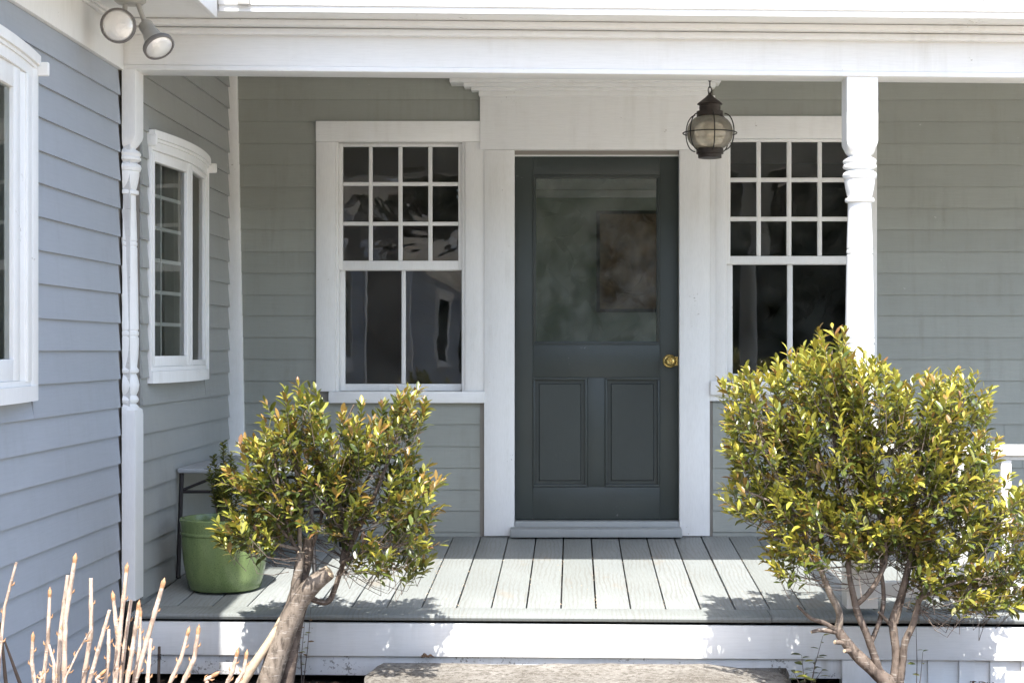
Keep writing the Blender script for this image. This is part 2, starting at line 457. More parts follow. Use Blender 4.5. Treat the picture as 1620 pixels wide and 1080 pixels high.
def fx(px): return X(px, YF - .02)
def fz(py): return Z(py, YF - .02)
CEIL = CZ + 1.60
FLOOR = fz(847)

# openings in the front wall
H1 = (fx(530), fx(737), fz(620), fz(226)); HD = (fx(811), fx(1077), fz(848), fz(244)); H2 = (fx(1148), fx(1352), fz(603), fz(219))
mb = MB()
wall_boxes(mb, -4.6, 4.3, 0.05, CEIL + .6, [H1, HD, H2], lambda m, a, b, c, d: m.box(a, b, YF, YF + .14, c, d))
front = mb.build('front_wall', M['dark_room'], house)
tag(front, 'grey clapboard front wall under the porch roof')
trim_rects = [(fx(501), fx(767), fz(636), fz(193)), (fx(759), fx(1128), 0, CEIL + 1), (fx(1122), fx(1387), fz(634), fz(185))]
clapboards(front, fx(366), 4.28, FLOOR - .05, CEIL, .1205, Z(534, 8.8), trim_rects, 'x', YF, M['siding'], t=.012, maxlen=1.9)
# the board under the corner: thick trim, leaning as old trim does
mb = MB(); yt = YF - .034
mb.add([(XI+.001, YF-.001, FLOOR-.04), (fx(390.5), YF-.001, FLOOR-.04), (fx(375), YF-.001, CEIL), (XI+.001, YF-.001, CEIL),
        (XI+.001, yt, FLOOR-.04), (fx(390.5), yt, FLOOR-.04), (fx(375), yt, CEIL), (XI+.001, yt, CEIL)],
       [(0,1,2,3),(7,6,5,4),(4,5,1,0),(5,6,2,1),(6,7,3,2),(7,4,0,3)])
mb.build('corner_board', M['white'], house, bevel=.004)

# ---- door surround
ys = YF - .036
MB().box(fx(766), fx(814), ys, YF+.03, FLOOR, fz(238)).build('pilaster', M['white'], house, bevel=.003)
MB().box(fx(1074.5), fx(1122.5), ys, YF+.03, FLOOR, fz(238)).build('pilaster', M['white'], house, bevel=.003)
MB().box(fx(759.5), fx(1131), ys-.004, YF+.03, fz(238)+.001, fz(152)).build('door_header', M['white_h'], house, bevel=.003)
MB().box(fx(813.5), fx(1075), YF+.012, YF+.06, fz(246), fz(238)).build('door_stop', M['white_h'], house)
cor = MB()
for (l, r_, p0, p1, d) in ((757, 1120, 152, 143, .062), (745, 1126, 143, 137, .085), (733, 1133, 137, 130, .115), (711, 1141, 130, 100, .15)):
    cor.box(X(l, YF-d), X(r_, YF-d), YF-d, YF+.01, Z(p0, YF-d), Z(p1, YF-d) - .0005)
cor.build('door_cornice', M['white_h'], house, bevel=.005)
# ---- the door
yd = YF + .030
def dx(px): return X(px, yd)
def dz(py): return Z(py, yd)
door = MB()
door.box(dx(814.5), dx(843), yd, yd+.045, dz(821), dz(247.5))
door.box(dx(1044), dx(1073.5), yd, yd+.045, dz(821), dz(247.5))
door.box(dx(843)+.0004, dx(1044)-.0004, yd+.0008, yd+.0442, dz(277), dz(247.5))
door.box(dx(843)+.0004, dx(1044)-.0004, yd+.0008, yd+.0442, dz(597), dz(545))
door.box(dx(843)+.0004, dx(1044)-.0004, yd+.0008, yd+.0442, dz(821), dz(770))
door.box(dx(929), dx(957), yd+.001, yd+.044, dz(770)+.0005, dz(597)-.0005)
leafo = door.build('door', M['door'], house, bevel=.002)
tag(leafo, 'dark green half-glazed front door with two lower panels')
for l, r_ in ((843, 929), (957, 1044)):
    pm = MB()
    a, b, c, d = dx(l), dx(r_), dz(770), dz(597)
    # moulding frame stepping in, then raised field
    def ring(m, a, b, c, d, w, y0, y1):
        m.box(a, b, y0, y1, c, c+w); m.box(a, b, y0, y1, d-w, d); m.box(a, a+w, y0, y1, c+w, d-w); m.box(b-w, b, y0, y1, c+w, d-w)
    ring(pm, a+.001, b-.001, c+.001, d-.001, .012, yd-.005, yd+.03)
    pm.build('panel_moulding', M['door'], leafo, bevel=.003)
    e = .034
    v = [(a+.012, yd+.016, c+.012), (b-.012, yd+.016, c+.012), (b-.012, yd+.016, d-.012), (a+.012, yd+.016, d-.012),
         (a+e, yd+.016, c+e), (b-e, yd+.016, c+e), (b-e, yd+.016, d-e), (a+e, yd+.016, d-e),
         (a+e+.004, yd+.006, c+e+.004), (b-e-.004, yd+.006, c+e+.004), (b-e-.004, yd+.006, d-e-.004), (a+e+.004, yd+.006, d-e-.004),
         (a+.012, yd+.036, c+.012), (b-.012, yd+.036, c+.012), (b-.012, yd+.036, d-.012), (a+.012, yd+.036, d-.012)]
    f = []
    for s in (0, 4):
        for k in range(4): f.append((s+k, s+(k+1)%4, s+4+(k+1)%4, s+4+k))
    f.append((8,9,10,11))
    for k in range(4): f.append((k, (k+1)%4, 12+(k+1)%4, 12+k))
    f.append((15,14,13,12))
    MB().add(v, f).build('panel', M['door'], leafo)
gm = MB(); a, b, c, d = dx(843), dx(1044), dz(545), dz(277)
for w, y0 in ((.010, yd-.003), (.018, yd+.006)):
    gm.box(a+.0005, b-.0005, y0, yd+.04, c+.0005, c+w); gm.box(a+.0005, b-.0005, y0, yd+.04, d-w, d-.0005)
    gm.box(a+.0005, a+w, y0, yd+.04, c+w, d-w); gm.box(b-w, b-.0005, y0, yd+.04, c+w, d-w)
gm.build('glass_bead', M['door'], leafo, bevel=.002)
MB().box(a+.004, b-.004, yd+.020, yd+.024, c+.004, d-.004).build('pane', M['door_glass'], leafo)
kc = P(1059, 571, yd)
kn = MB(); prof = [(.036, 0), (.038, -.003), (.034, -.008), (.026, -.011), (.013, -.013), (.011, -.032), (.020, -.037), (.027, -.046), (.028, -.054), (.024, -.062), (.014, -.067), (.012, -.066), (.010, -.064), (.0, -.0635)]
v = []; f = []; seg = 28
for r_, o in prof:
    for k in range(seg): v.append((kc.x + r_*math.cos(2*math.pi*k/seg), yd + o - .001, kc.z + r_*math.sin(2*math.pi*k/seg)))
for i in range(len(prof)-1):
    for k in range(seg): f.append((i*seg+k, i*seg+(k+1)%seg, (i+1)*seg+(k+1)%seg, (i+1)*seg+k))
knob = MB().add(v, f).build('knob', M['brass'], leafo, smooth=40); tag(knob, 'round brass door knob')
MB().box(dx(1066), dx(1072), yd-.002, yd+.004, dz(578), dz(564)).build('latch_plate', M['brass'], leafo)
# threshold: sloped sill
yb, yfr = YF - .005, YF - .115
zt, zb_ = Z(823, YF), FLOOR + .001
MB().add([(X(807,yfr), yfr, zb_), (X(1079,yfr), yfr, zb_), (X(1079,yfr), yfr, zb_+.045), (X(807,yfr), yfr, zb_+.045),
          (X(807,yfr), ys-.002, zb_), (X(1079,yfr), ys-.002, zb_), (X(1079,yfr), ys-.002, zb_+.052), (X(807,yfr), ys-.002, zb_+.052)],
         [(0,1,2,3),(7,6,5,4),(4,5,1,0),(1,5,6,2),(3,2,6,7),(4,0,3,7)]).box(fx(814.5), fx(1074), ys-.0015, YF+.14, zb_, zt - .002).build('threshold', M['sill'], house, bevel=.004)

# ---- double-hung windows
def double_hung(cfg):
    w = empty('window', (fx((cfg['l']+cfg['r'])/2), YF, fz(cfg['apron'])), house)
    tag(w, cfg['label'])
    yc = YF - .028
    L, Rr, T = cfg['l'], cfg['r'], cfg['top']
    MB().box(fx(L), fx(Rr), yc-.003, YF+.02, fz(cfg['head']), fz(T)).build('head_casing', M['white_h'], w, bevel=.003)
    MB().box(fx(L)+.001, fx(cfg['jl']), yc, YF+.02, fz(cfg['sill']), fz(cfg['head'])-.001).build('side_casing', M['white'], w, bevel=.003)
    MB().box(fx(cfg['jr']), fx(cfg['r2']), yc, YF+.02, fz(cfg['sill']), fz(cfg['head'])-.001).build('side_casing', M['white'], w, bevel=.003)
    # jamb box lining the opening
    jb = MB(); a, b, c, d = fx(cfg['jl']), fx(cfg['jr']), fz(cfg['sill']), fz(cfg['head'])
    il, ir, it = fx(cfg['gl'][0]) - .022, fx(cfg['gl'][-1]) + .022, fz(cfg['rows'][0]) + .020
    jb.box(a+.0005, il, YF-.014, YF+.13, c, d-.0005); jb.box(ir, b-.0005, YF-.014, YF+.13, c, d-.0005); jb.box(il, ir, YF-.012, YF+.13, it, d-.0005)
    jb.build('jamb', M['white'], w, bevel=.002)
    ysill = YF - .055
    MB().box(fx(cfg['sl']), fx(cfg['sr']), ysill, YF+.12, fz(cfg['apron']), fz(cfg['sill'])).build('sill', M['white_h'], w, bevel=.004)
    # sashes: upper in front
    def sash(name, cols, rows, y0, th, bot, topz, gmat, rail_l, rail_r):
        s = MB(); a, b = rail_l, rail_r
        s.box(a, fx(cols[0][0]), y0, y0+th, bot, topz); s.box(fx(cols[-1][1]), b, y0, y0+th, bot, topz)
        s.box(fx(cols[0][0]), fx(cols[-1][1]), y0+.0006, y0+th-.0006, bot, fz(rows[-1][1])); s.box(fx(cols[0][0]), fx(cols[-1][1]), y0+.0006, y0+th-.0006, fz(rows[0][0]), topz)
        so = s.build(name, M['white'], w, bevel=.002)
        for (p, q) in zip(cols, cols[1:]):
            MB().box(fx(p[1]), fx(q[0]), y0+.004, y0+th-.004, fz(rows[-1][1])+.0004, fz(rows[0][0])-.0004).build('muntin', M['white'], so, bevel=.004)
        for (p, q) in zip(rows, rows[1:]):
            MB().box(fx(cols[0][0])+.0004, fx(cols[-1][1])-.0004, y0+.0048, y0+th-.0048, fz(q[0]), fz(p[1])).build('muntin', M['white_h'], so, bevel=.004)
        for (a1, b1) in cols:
            for (c1, d1) in rows:
                # old panes: never quite in one plane
                x0, x1, z0, z1 = fx(a1)-.004, fx(b1)+.004, fz(d1)-.004, fz(c1)+.004
                ym = y0 + th*.55; tx = random.uniform(-.0012, .0012); tz = random.uniform(-.0012, .0012)
                MB().add([(x0, ym-tx-tz, z0), (x1, ym+tx-tz, z0), (x1, ym+tx+tz, z1), (x0, ym-tx+tz, z1)], [(0,1,2,3)]).build('pane', gmat, so)
        return so
    g = cfg['cols']; rws = cfg['rws']
    sash('upper_sash', g, rws, YF+.010, .034, fz(cfg['meet'][1]), it-.0005, M['old_glass'], il+.0005, ir-.0005)
    sash('lower_sash', cfg['lcols'], [cfg['lrow']], YF+.048, .034, fz(cfg['rail']), fz(cfg['meet'][0])-.001, M['glass'], il+.0008, ir-.0008)
    return w
double_hung(dict(l=500, r=762, r2=766.5, top=192, head=224.5, jl=531, jr=736, sill=619, apron=637, sl=521, sr=767, gl=(541, 725), rows=(231,),
    cols=[(541, 582), (588, 629), (635.5, 676.5), (683, 724.5)], rws=[(231, 287), (293, 350), (356, 412)], meet=(412, 426.5),
    lcols=[(543, 633), (639.5, 729)], lrow=(427, 607.5), rail=618.5, label='twelve-over-two sash window left of the door'))
double_hung(dict(l=1131.5, r=1386, r2=1387, top=184, head=219.5, jl=1147, jr=1352, sill=603, apron=624, sl=1123, sr=1388, gl=(1156, 1345), rows=(223,),
    cols=[(1156.5, 1198), (1205, 1246), (1253.5, 1295), (1302, 1344)], rws=[(223.5, 280), (287, 342), (349, 404.5)], meet=(404.5, 417),
    lcols=[(1161, 1248.5), (1257, 1345)], lrow=(417.5, 591.5), rail=602.5, label='twelve-over-two sash window partly behind the porch post'))
MB().box(fx(1122.8), fx(1147)-.001, YF-.026, YF+.02, fz(634), fz(184)).build('side_casing', M['white'], house, bevel=.003)
MB().box(fx(1123.2), fx(1387.5), YF-.022, YF, fz(634), fz(624)-.001).build('window_apron', M['white_h'], house, bevel=.002)

# ---- rooms behind the glass
def room(name, x0, x1, y0, y1, z0, z1, mat, openings=()):
    m = MB(); t = .05
    m.box(x0, x1, y1, y1+t, z0, z1)
    m.box(x0-t, x0, y0, y1+t, z0, z1); m.box(x1, x1+t, y0, y1+t, z0, z1)
    m.box(x0-t, x1+t, y0, y1+t, z1, z1+t)
    o = m.build(name, mat, house); return o
fl = FLOOR + .03
MB().box(-4.5, 4.25, YF+.14, YF+6.4, fl-.1, fl).build('inside_floor', M['floor_in'], house)
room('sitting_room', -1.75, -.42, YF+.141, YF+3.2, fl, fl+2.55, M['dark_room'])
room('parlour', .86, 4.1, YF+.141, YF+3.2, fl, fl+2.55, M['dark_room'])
hall = MB(); x0, x1, y0, y1, z1 = -.36, .80, YF+.141, YF+5.2, fl+2.42
hall.box(x0, x1+1.6, y1, y1+.05, fl, z1); hall.box(x0-.05, x0, y0, y1, fl, z1)
hall.box(x1, x1+.05, y0, y0+2.2, fl, z1)           # side wall stops short: an added, unseen gap lets skylight into the hall
MB().box(x0-.05, x1+1.7, y0, y1+.05, z1, z1+.05).build('hall_ceiling', M['white_h'], house)
MB().box(x0, x1+1.6, y1-.05, y1-.001, z1-.07, z1-.001).build('hall_cornice', M['white_h'], house, bevel=.01)
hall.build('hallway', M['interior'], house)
pc = P(997, 412, y1)
pic = MB().box(pc.x-.30, pc.x+.30, y1-.022, y1-.002, pc.z-.46, pc.z+.44).build('framed_picture', M['frame'])
tag(pic, 'brown framed picture on the hall wall seen through the door glass', 'picture')
MB().box(pc.x-.27, pc.x+.27, y1-.028, y1-.021, pc.z-.43, pc.z+.41).build('print', M['picture'], pic)

# ------------------------------------------------------------------ the side wing on the left
wing = MB()
BW1 = dict(x=XI+.014, y0=7.10, y1=8.21, zb=CZ-.155, zt=CZ+.985, d=.052, far=(.022, .040), cut=.94, st=.026)     # bow window inside the porch
BW2 = dict(x=XO+.014, y0=4.14, y1=5.70, zb=CZ-.185, zt=CZ+1.055, d=.06, far=(.10, .23), cut=.845, st=.075)      # bow window at the picture's edge
BW3 = dict(x=XO+.014, y0=-9.6, y1=-6.3, zb=CZ-.20, zt=CZ+1.015, d=.12, far=(.022, .040), cut=.94, st=.05)      # farther along, seen mirrored in the glass
EAVE = CZ + 1.403
def hole(b, m=.05): return (b['y0']+m, b['y1']-m, b['zb']+.03, b['zt']-.05)
YW0, YFAR = 3.25, -2.3     # the wing ends here; beyond a yard the rear barn ell begins
ell = MB(); wall_boxes(ell, -13.0, YFAR, 0.05, EAVE+.3, [hole(BW3)], lambda m, a, b, c, d: m.box(XO-.12, XO, a, b, c, d))
ell.box(-4.6, XO-.1201, YFAR-.12, YFAR, .05, EAVE+.3); ellw = ell.build('ell_wall', M['dark_room'], house)
wing.box(-4.6, XO-.1201, YW0, YW0+.12, .05, EAVE+.3)
wall_boxes(wing, YW0, 6.985, 0.05, EAVE+.3, [hole(BW2)], lambda m, a, b, c, d: m.box(XO-.12, XO, a, b, c, d))
wall_boxes(wing, 6.986, YF-.001, 0.05, CEIL+.4, [hole(BW1)], lambda m, a, b, c, d: m.box(XI-.17, XI, a, b, c, d))
wingw = wing.build('wing_wall', M['dark_room'], house); tag(wingw, 'sky-tinted grey clapboard wall of the side wing on the left')
FRZ = CZ + 1.205
rects = [(b['y0']-.005, b['y1']+.005, b['zb']-.005, b['zt']+.005) for b in (BW2, BW3)]
clapboards(wingw, YW0, 6.815, .06, FRZ, .1222, CZ+.726, rects, 'y', XO, M['wing'], t=.016, maxlen=3.8)
clapboards(ellw, -13.0, YFAR, .06, FRZ, .1222, CZ+.726, rects, 'y', XO, M['wing'], t=.016, maxlen=8)
for y_ in (YW0, YFAR - .12): MB().box(XO-.125, XO+.026, y_-.006, y_+.128, .05, FRZ-.001).build('corner_board', M['white'], house, bevel=.003)
clapboards(wingw, 6.988, YF-.002, FLOOR-.12, CEIL, .1222, CZ+.726, [(BW1['y0']-.005, BW1['y1']+.005, BW1['zb']-.005, BW1['zt']+.005)], 'y', XI, M['inner'], t=.016)
for a_, b_ in ((YW0, 6.835), (-13.0, YFAR)): MB().box(XO+.0005, XO+.024, a_, b_, FRZ, EAVE).build('frieze_board', M['white'], house, bevel=.003)
MB().box(XO-.06, XO-.002, YW0, 7.0, -.1, .06).build('foundation', M['concrete'], house)

def arc(b, t):
    y = b['y0'] + (b['y1']-b['y0'])*t; dep = .020 + b['d']*(1-(2*t-1)**2)
    return Vector((b['x']+dep-.014, y)), Vector((1, 2*b['d']*2*(2*t-1)/(b['y1']-b['y0']))).normalized()
def bow_window(b, label, muntins):
    w = empty('bow_window', (b['x'], (b['y0']+b['y1'])/2, b['zb']), house); tag(w, label)
    N = 22
    path = [arc(b, i/N) for i in range(N+1)]
    def inner(prof): return prof
    zt, zb = b['zt'], b['zb']
    wallx = b['x'] - .012
    def ribbon(name, z0, z1, o, mat, bev=.003):
        """solid slab between the wall and the bow, standing o proud of the curve"""
        m = MB(); n = len(path); v = []
        for p, nn in path:
            q = p + nn*o
            v += [(q.x, q.y, z0), (q.x, q.y, z1), (wallx, q.y, z1), (wallx, q.y, z0)]
        f = []
        for i in range(n-1):
            for k in range(4): f.append((i*4+k, i*4+(k+1)%4, (i+1)*4+(k+1)%4, (i+1)*4+k))
        f.append((3,2,1,0)); f.append(tuple((n-1)*4+k for k in range(4)))
        return m.add(v, f).build(name, mat, w, smooth=40)
    ribbon('hood', zt-.036, zt, .022, M['white'])
    ribbon('hood_bead', zt-.050, zt-.0365, .012, M['white'])
    ribbon('head', zt-.088, zt-.0505, .005, M['white'])
    ribbon('sill', zb, zb+.055, .012, M['white'])
    ribbon('sill_top', zb+.0555, zb+.075, .002, M['white'])
    for e in (0, 1):
        p, nn = path[0 if e == 0 else -1]
        s = 1 if e == 0 else -1
        w1, w2 = (.022, .030) if e == 0 else b['far']
        m = MB(); m.box(wallx, p.x+(.004 if e == 0 else .014), min(p.y, p.y+s*w1), max(p.y, p.y+s*w1), zb-.001, zt-.038)
        m.box(wallx, p.x+(.004 if w2 < .1 else .024), min(p.y+s*(w1+.0005), p.y+s*w2), max(p.y+s*(w1+.0005), p.y+s*w2), zb+.07, zt-.0890)
        if w2 > .1: m.box(wallx, p.x+.032, min(p.y+s*(w1+.05), p.y+s*(w1+.075)), max(p.y+s*(w1+.05), p.y+s*(w1+.075)), zb+.0705, zt-.0895)
        m.build('end_casing', M['white'], w, bevel=.003)
        MB().box(wallx, p.x+(.030 if e == 0 else .052), min(p.y-s*.010, p.y+s*.012), max(p.y-s*.010, p.y+s*.012), zt-.072, zt-.022).build('hood_return', M['white'], w, bevel=.006)
    z0, z1 = zb+.0755, zt-.0885
    cuts = [(.022, .50), (.50, b['cut'])]
    mp, mn = arc(b, .5)
    MB().box(mp.x-.05, mp.x-.006, mp.y-.012, mp.y+.012, z0, z1).build('mullion', M['white'], w, bevel=.004)
    for k, (t0, t1) in enumerate(cuts):
        a, _ = arc(b, t0); c, _ = arc(b, t1)
        d = (c - a).normalized(); a = a + d*.006; c = c - d*.014 if k == 0 else c
        if k == 1: a = a + d*.008
        # normal pointing out of the house: right-hand normal of a->c is (dy,-dx) = +X side
        st = .048 if k == 0 else b['st']
        s = MB()
        s0 = .022 if k == 0 else min(st, .05)
        s.obox(a, a + d*s0, z0, z1, -.035, 0); s.obox(c - d*st, c, z0, z1, -.035, 0)
        s.obox(a + d*s0, c - d*st, z0, z0+st, -.0345, -.0005); s.obox(a + d*s0, c - d*st, z1-st, z1, -.0345, -.0005)
        so = s.build('sash', M['white'], w, bevel=.003)
        n = Vector((d.y, -d.x))
        q0 = a + d*(s0-.004) - n*.016; q1 = c - d*(st-.004) - n*.016
        MB().add([(q0.x, q0.y, z0+st-.004), (q1.x, q1.y, z0+st-.004), (q1.x, q1.y, z1-st+.004), (q0.x, q0.y, z1-st+.004)], [(0,1,2,3)]).build('pane', M['glass'], so)
        if muntins and k == 0:
            L = (c - a).length
            mm = a + d*(L*.36)
            MB().obox(mm - d*.008, mm + d*.008, z0+st, z1-st, -.050, -.030).build('muntin', M['white'], so)
            for q in range(1, 6):
                zz = z0 + st + (z1-z0-2*st)*q/6
                MB().obox(a + d*s0, c - d*st, zz-.008, zz+.008, -.052, -.032).build('muntin', M['white'], so)
    return w
bow_window(BW1, 'small bow window with curved white hood inside the porch', True)
bow_window(BW2, 'white framed bow window on the wing at the left edge', False)
bow_window(BW3, 'white framed bow window farther along the wing', True)
for b, nm in ((BW1, 'study'), (BW2, 'bedroom'), (BW3, 'pantry')):
    m = MB(); xw = XO - .121 if b is not BW1 else XI - .171
    m.box(xw-2.4, xw-2.35, b['y0']-.4, b['y1']+.35, .4, EAVE); m.box(xw-2.35, xw, b['y0']-.45, b['y0']-.4, .4, EAVE); m.box(xw-2.35, xw, b['y1']+.3, b['y1']+.35, .4, EAVE)
    m.box(xw-2.4, xw, b['y0']-.45, b['y1']+.35, EAVE, EAVE+.05); m.box(xw-2.4, xw, b['y0']-.45, b['y1']+.35, .35, .4)
    m.build(nm, M['interior'] if b is BW2 else M['dark_room'], house)
# pleated curtain in the porch bow; an added pale sheet mimics mirrored sky in the other
for b, lab in ((BW1, 'pleated grey curtain behind the small bow window in the porch'), (BW2, 'added pale pleated sheet for mirrored sky behind the bow window at the left edge')):
    m = MB(); n = 90; v = []; y0, y1 = b['y0']+.08, b['y1']-.08; xx = b['x'] - (.10 if b is BW1 else .045)
    for i in range(n+1):
        t = i/n; dxx = .022*math.sin(t*62) + .008*math.sin(t*151)
        v += [(xx+dxx, y0+(y1-y0)*t, b['zb']+.06), (xx+dxx*.8, y0+(y1-y0)*t, b['zt']-.09)]
    m.add(v, [(2*i, 2*i+2, 2*i+3, 2*i+1) for i in range(n)])
    tag(m.build('curtain', M['curtain'] if b is BW1 else M['sky_sheet'], smooth=60), lab, 'curtain')

# wing eave
XE = -1.455
for a_, b_, c_ in ((YW0-.25, 6.62, 7.2), (-13, YFAR+.25, YFAR+.25)):
    MB().box(XO+.0245, XE-.022, a_, b_, EAVE, EAVE+.012).build('wing_soffit', M['white'], house)
    MB().box(XE-.0215, XE, a_, b_-.02, EAVE-.022, EAVE+.15).build('wing_fascia', M['white'], house, bevel=.003)
    MB().add([(XE+.03, a_, EAVE+.14), (XE+.03, c_, EAVE+.14), (-4.6, c_, EAVE+2.1), (-4.6, a_, EAVE+2.1),
          (XE+.03, a_, EAVE+.165), (XE+.03, c_, EAVE+.165), (-4.6, c_, EAVE+2.125), (-4.6, a_, EAVE+2.125)],
         [(0,1,2,3),(7,6,5,4),(4,5,1,0),(5,6,2,1),(6,7,3,2),(7,4,0,3)]).build('wing_roof', M['shingle'], house)
mb = MB()
for zz, d in ((0, .018), (.018, .010)):
    mb.box(XO+.0245, XO+.0245+.03-d*.8, YW0, 6.80, EAVE-.03+zz, EAVE-.012+zz-.0005)
mb.build('bed_moulding', M['white'], house, bevel=.004)

# ------------------------------------------------------------------ porch roof edge and beam
TR = -.009
XR = 4.2
def bar(name, x0, x1, y0, y1, z0, z1, mat, bevel=.003, k=TR, xref=0.0):
    return MB().box(x0, x1, y0, y1, z0, z1).shear(k, xref).build(name, mat, house, bevel=bevel)
YB = 6.84
bz = CZ + 1.19
XB = XO + .002
bar('porch_beam', XB, XR, YB, YB+.14, bz+.022, EAVE+.05, M['white_h'])
bar('beam_casing', XB+.001, XR, YB-.006, YB+.143, bz, bz+.0215, M['white_h'])
bar('frieze_moulding', XB+.026, XR, YB-.035, YB-.0005, EAVE-.062, EAVE-.030, M['white_h'], .012)
bar('frieze_moulding', XB+.026, XR, YB-.075, YB-.0005, EAVE-.0295, EAVE-.0005, M['white_h'], .012)
bar('porch_soffit', XB+.026, XR, 6.641, YB-.001, EAVE, EAVE+.014, M['white_h'], 0)
bar('fascia_board', XE+.001, XR, 6.620, 6.640, EAVE-.003, EAVE+.15, M['white_h'])
bar('eave_moulding', XE+.001, XR, 6.611, 6.6195, EAVE+.024, EAVE+.15, M['white_h'], .002)
MB().add([(XE-.02, 6.575, EAVE+.125), (XR, 6.575, EAVE+.125), (XR, 9.6, EAVE+.9), (XE-.6, 9.6, EAVE+.9),
          (XE-.02, 6.575, EAVE+.15), (XR, 6.575, EAVE+.15), (XR, 9.6, EAVE+.925), (XE-.6, 9.6, EAVE+.925)],
         [(0,1,2,3),(7,6,5,4),(4,5,1,0),(5,6,2,1),(6,7,3,2),(7,4,0,3)]).shear(TR).build('porch_roof', M['shingle'], house)
bar('porch_ceiling', XI+.001, XR, YB+.145, YF-.001, CEIL, CEIL+.02, M['white_h'], 0, -.004)
bar('valley_flashing', X(376, 6.6), X(396, 6.6), 6.585, 6.61, EAVE+.018, EAVE+.075, M['lampmetal'], .008)
# upper storey so that no light falls in behind
MB().box(-4.6, XR, YF+.16, YF+.3, CEIL+.61, CEIL+2.2).build('upper_wall', M['siding'], house)
MB().box(-4.6, XR, YF+.14, YF+6.6, CEIL+.62, CEIL+.7).build('house_ceiling', M['dark_room'], house)
MB().box(-4.66, -4.6, -13, YF+6.6, .05, CEIL+2).build('rear_wall', M['dark_room'], house)

# ------------------------------------------------------------------ porch floor
KD = -.0066
def zdeck(x, y):
    t = (y - 6.9)/(YF - 6.9)
    front = CZ - 1.132 + KD*(x + 1.9)
    return front*(1-t) + (CZ - 1.042)*t
deck = empty('porch_floor', (0, 7.8, CZ-1.1), house); tag(deck, 'worn grey-painted plank porch floor')
yb, yfz = YF - .018, 6.967
xk = X(935, YF)                   # a seam that runs straight away from the eye
SP_B = 43.4/283.1
i0 = -14
while True:
    xb0 = xk + i0*SP_B; xf0 = xk - .008 + i0*SP_B*1.003
    i0 += 1
    if xb0 > XR - .1: break
    g = random.uniform(.0022, .0042)
    xb1 = xb0 + SP_B - g; xf1 = xf0 + SP_B*1.003 - g; xb0 += g; xf0 += g
    if xb1 < XI + .06: continue
    xb0 = max(xb0, XI + .012); xf0 = max(xf0, XI + .012)
    yfront = yfz + random.uniform(-.001, .002); dz_ = random.uniform(-.0012, .0012)
    v = []; n = 4
    for j in range(n+1):
        t = j/n; y = yfront + (yb-yfront)*t; a = xf0 + (xb0-xf0)*t; b = xf1 + (xb1-xf1)*t
        za, zb2 = zdeck(a, y) + dz_, zdeck(b, y) + dz_ + random.uniform(-.0006, .0006)
        v += [(a, y, za), (b, y, zb2), (b, y, zb2-.026), (a, y, za-.026)]
    f = []
    for j in range(n):
        for q in range(4): f.append((j*4+q, j*4+(q+1)%4, (j+1)*4+(q+1)%4, (j+1)*4+q))
    f.append((3,2,1,0)); f.append(tuple(n*4+q for q in range(4)))
    MB().add(v, f).build('deck_board', M['deck'], deck, bevel=.0022)
xj = X(1219, 6.85)
def nosing(x0, x1, dy, drop):
    m = MB()
    zt = lambda x: zdeck(x, 6.965) - drop
    prof = [(6.9645, 0), (6.815+dy, -.003), (6.803+dy, -.008), (6.800+dy, -.017), (6.804+dy, -.027), (6.815+dy, -.032), (6.9645, -.030)]
    v = []; n = max(2, int((x1-x0)/.35))
    for i in range(n+1):
        x = x0 + (x1-x0)*i/n; j = .0015*noise.noise(Vector((x*3, 4, 4)))
        for (y, z) in prof: v.append((x, y, zt(x) + z + j))
    k = len(prof); f = []
    for i in range(n):
        for q in range(k): f.append((i*k+q, i*k+(q+1)%k, (i+1)*k+(q+1)%k, (i+1)*k+q))
    f.append(tuple(range(k))[::-1]); f.append(tuple(n*k+q for q in range(k)))
    return m.add(v, f).build('nosing_board', M['deck'], deck, smooth=40)
nosing(X(212, 6.85), xj-.002, 0, .001)
nosing(xj+.001, XR, .003, .0)
# near-black block under the boards: the shade below the seams, put in as colour
MB().box(XI+.02, XR, 6.98, YF-.02, .06, CZ-1.20).build('underfloor_shade', M['black'], deck)
def zs(rel): return CZ + rel
XS0 = X(216, 6.86)
def skirt(name, x0, x1, y0, y1, r0, r1, mat, bevel=.003):
    return MB().box(x0, x1, y0, y1, zs(r0), zs(r1)).shear(KD*1.1, -1.9).build(name, mat, house, bevel=bevel)
s = skirt('skirt_board', XS0, XR, 6.812, 6.837, -1.3150, -1.1715, M['white_h'])
tag(s, 'long white skirt board under the porch floor')
skirt('lower_skirt_board', XS0-.02, X(1328, 6.9), 6.834, 6.850, -1.402, -1.3165, M['white_worn'])
MB().box(XS0, XR, 6.905, 6.92, .055, zs(-1.17)).build('skirt_backing', M['black'], house)  # near-black sheet: shade behind the skirt put into its colour
skirt('post_plinth', X(1329, 6.87), X(1389, 6.87), 6.816, 6.89, -1.47, -1.3185, M['white'])
k = 0; xx = X(1389, 6.9) + .002
while xx < 3.2:
    d = 0 if k % 2 else .012
    skirt('skirt_slat', xx, xx+.067, 6.832+d, 6.848+d, -1.45, -1.3175, M['white_h'], 0)
    xx += .0672; k += 1
skirt('base_rail', X(1389, 6.9), 3.2, 6.815, 6.831, -1.47, -1.425, M['white'])

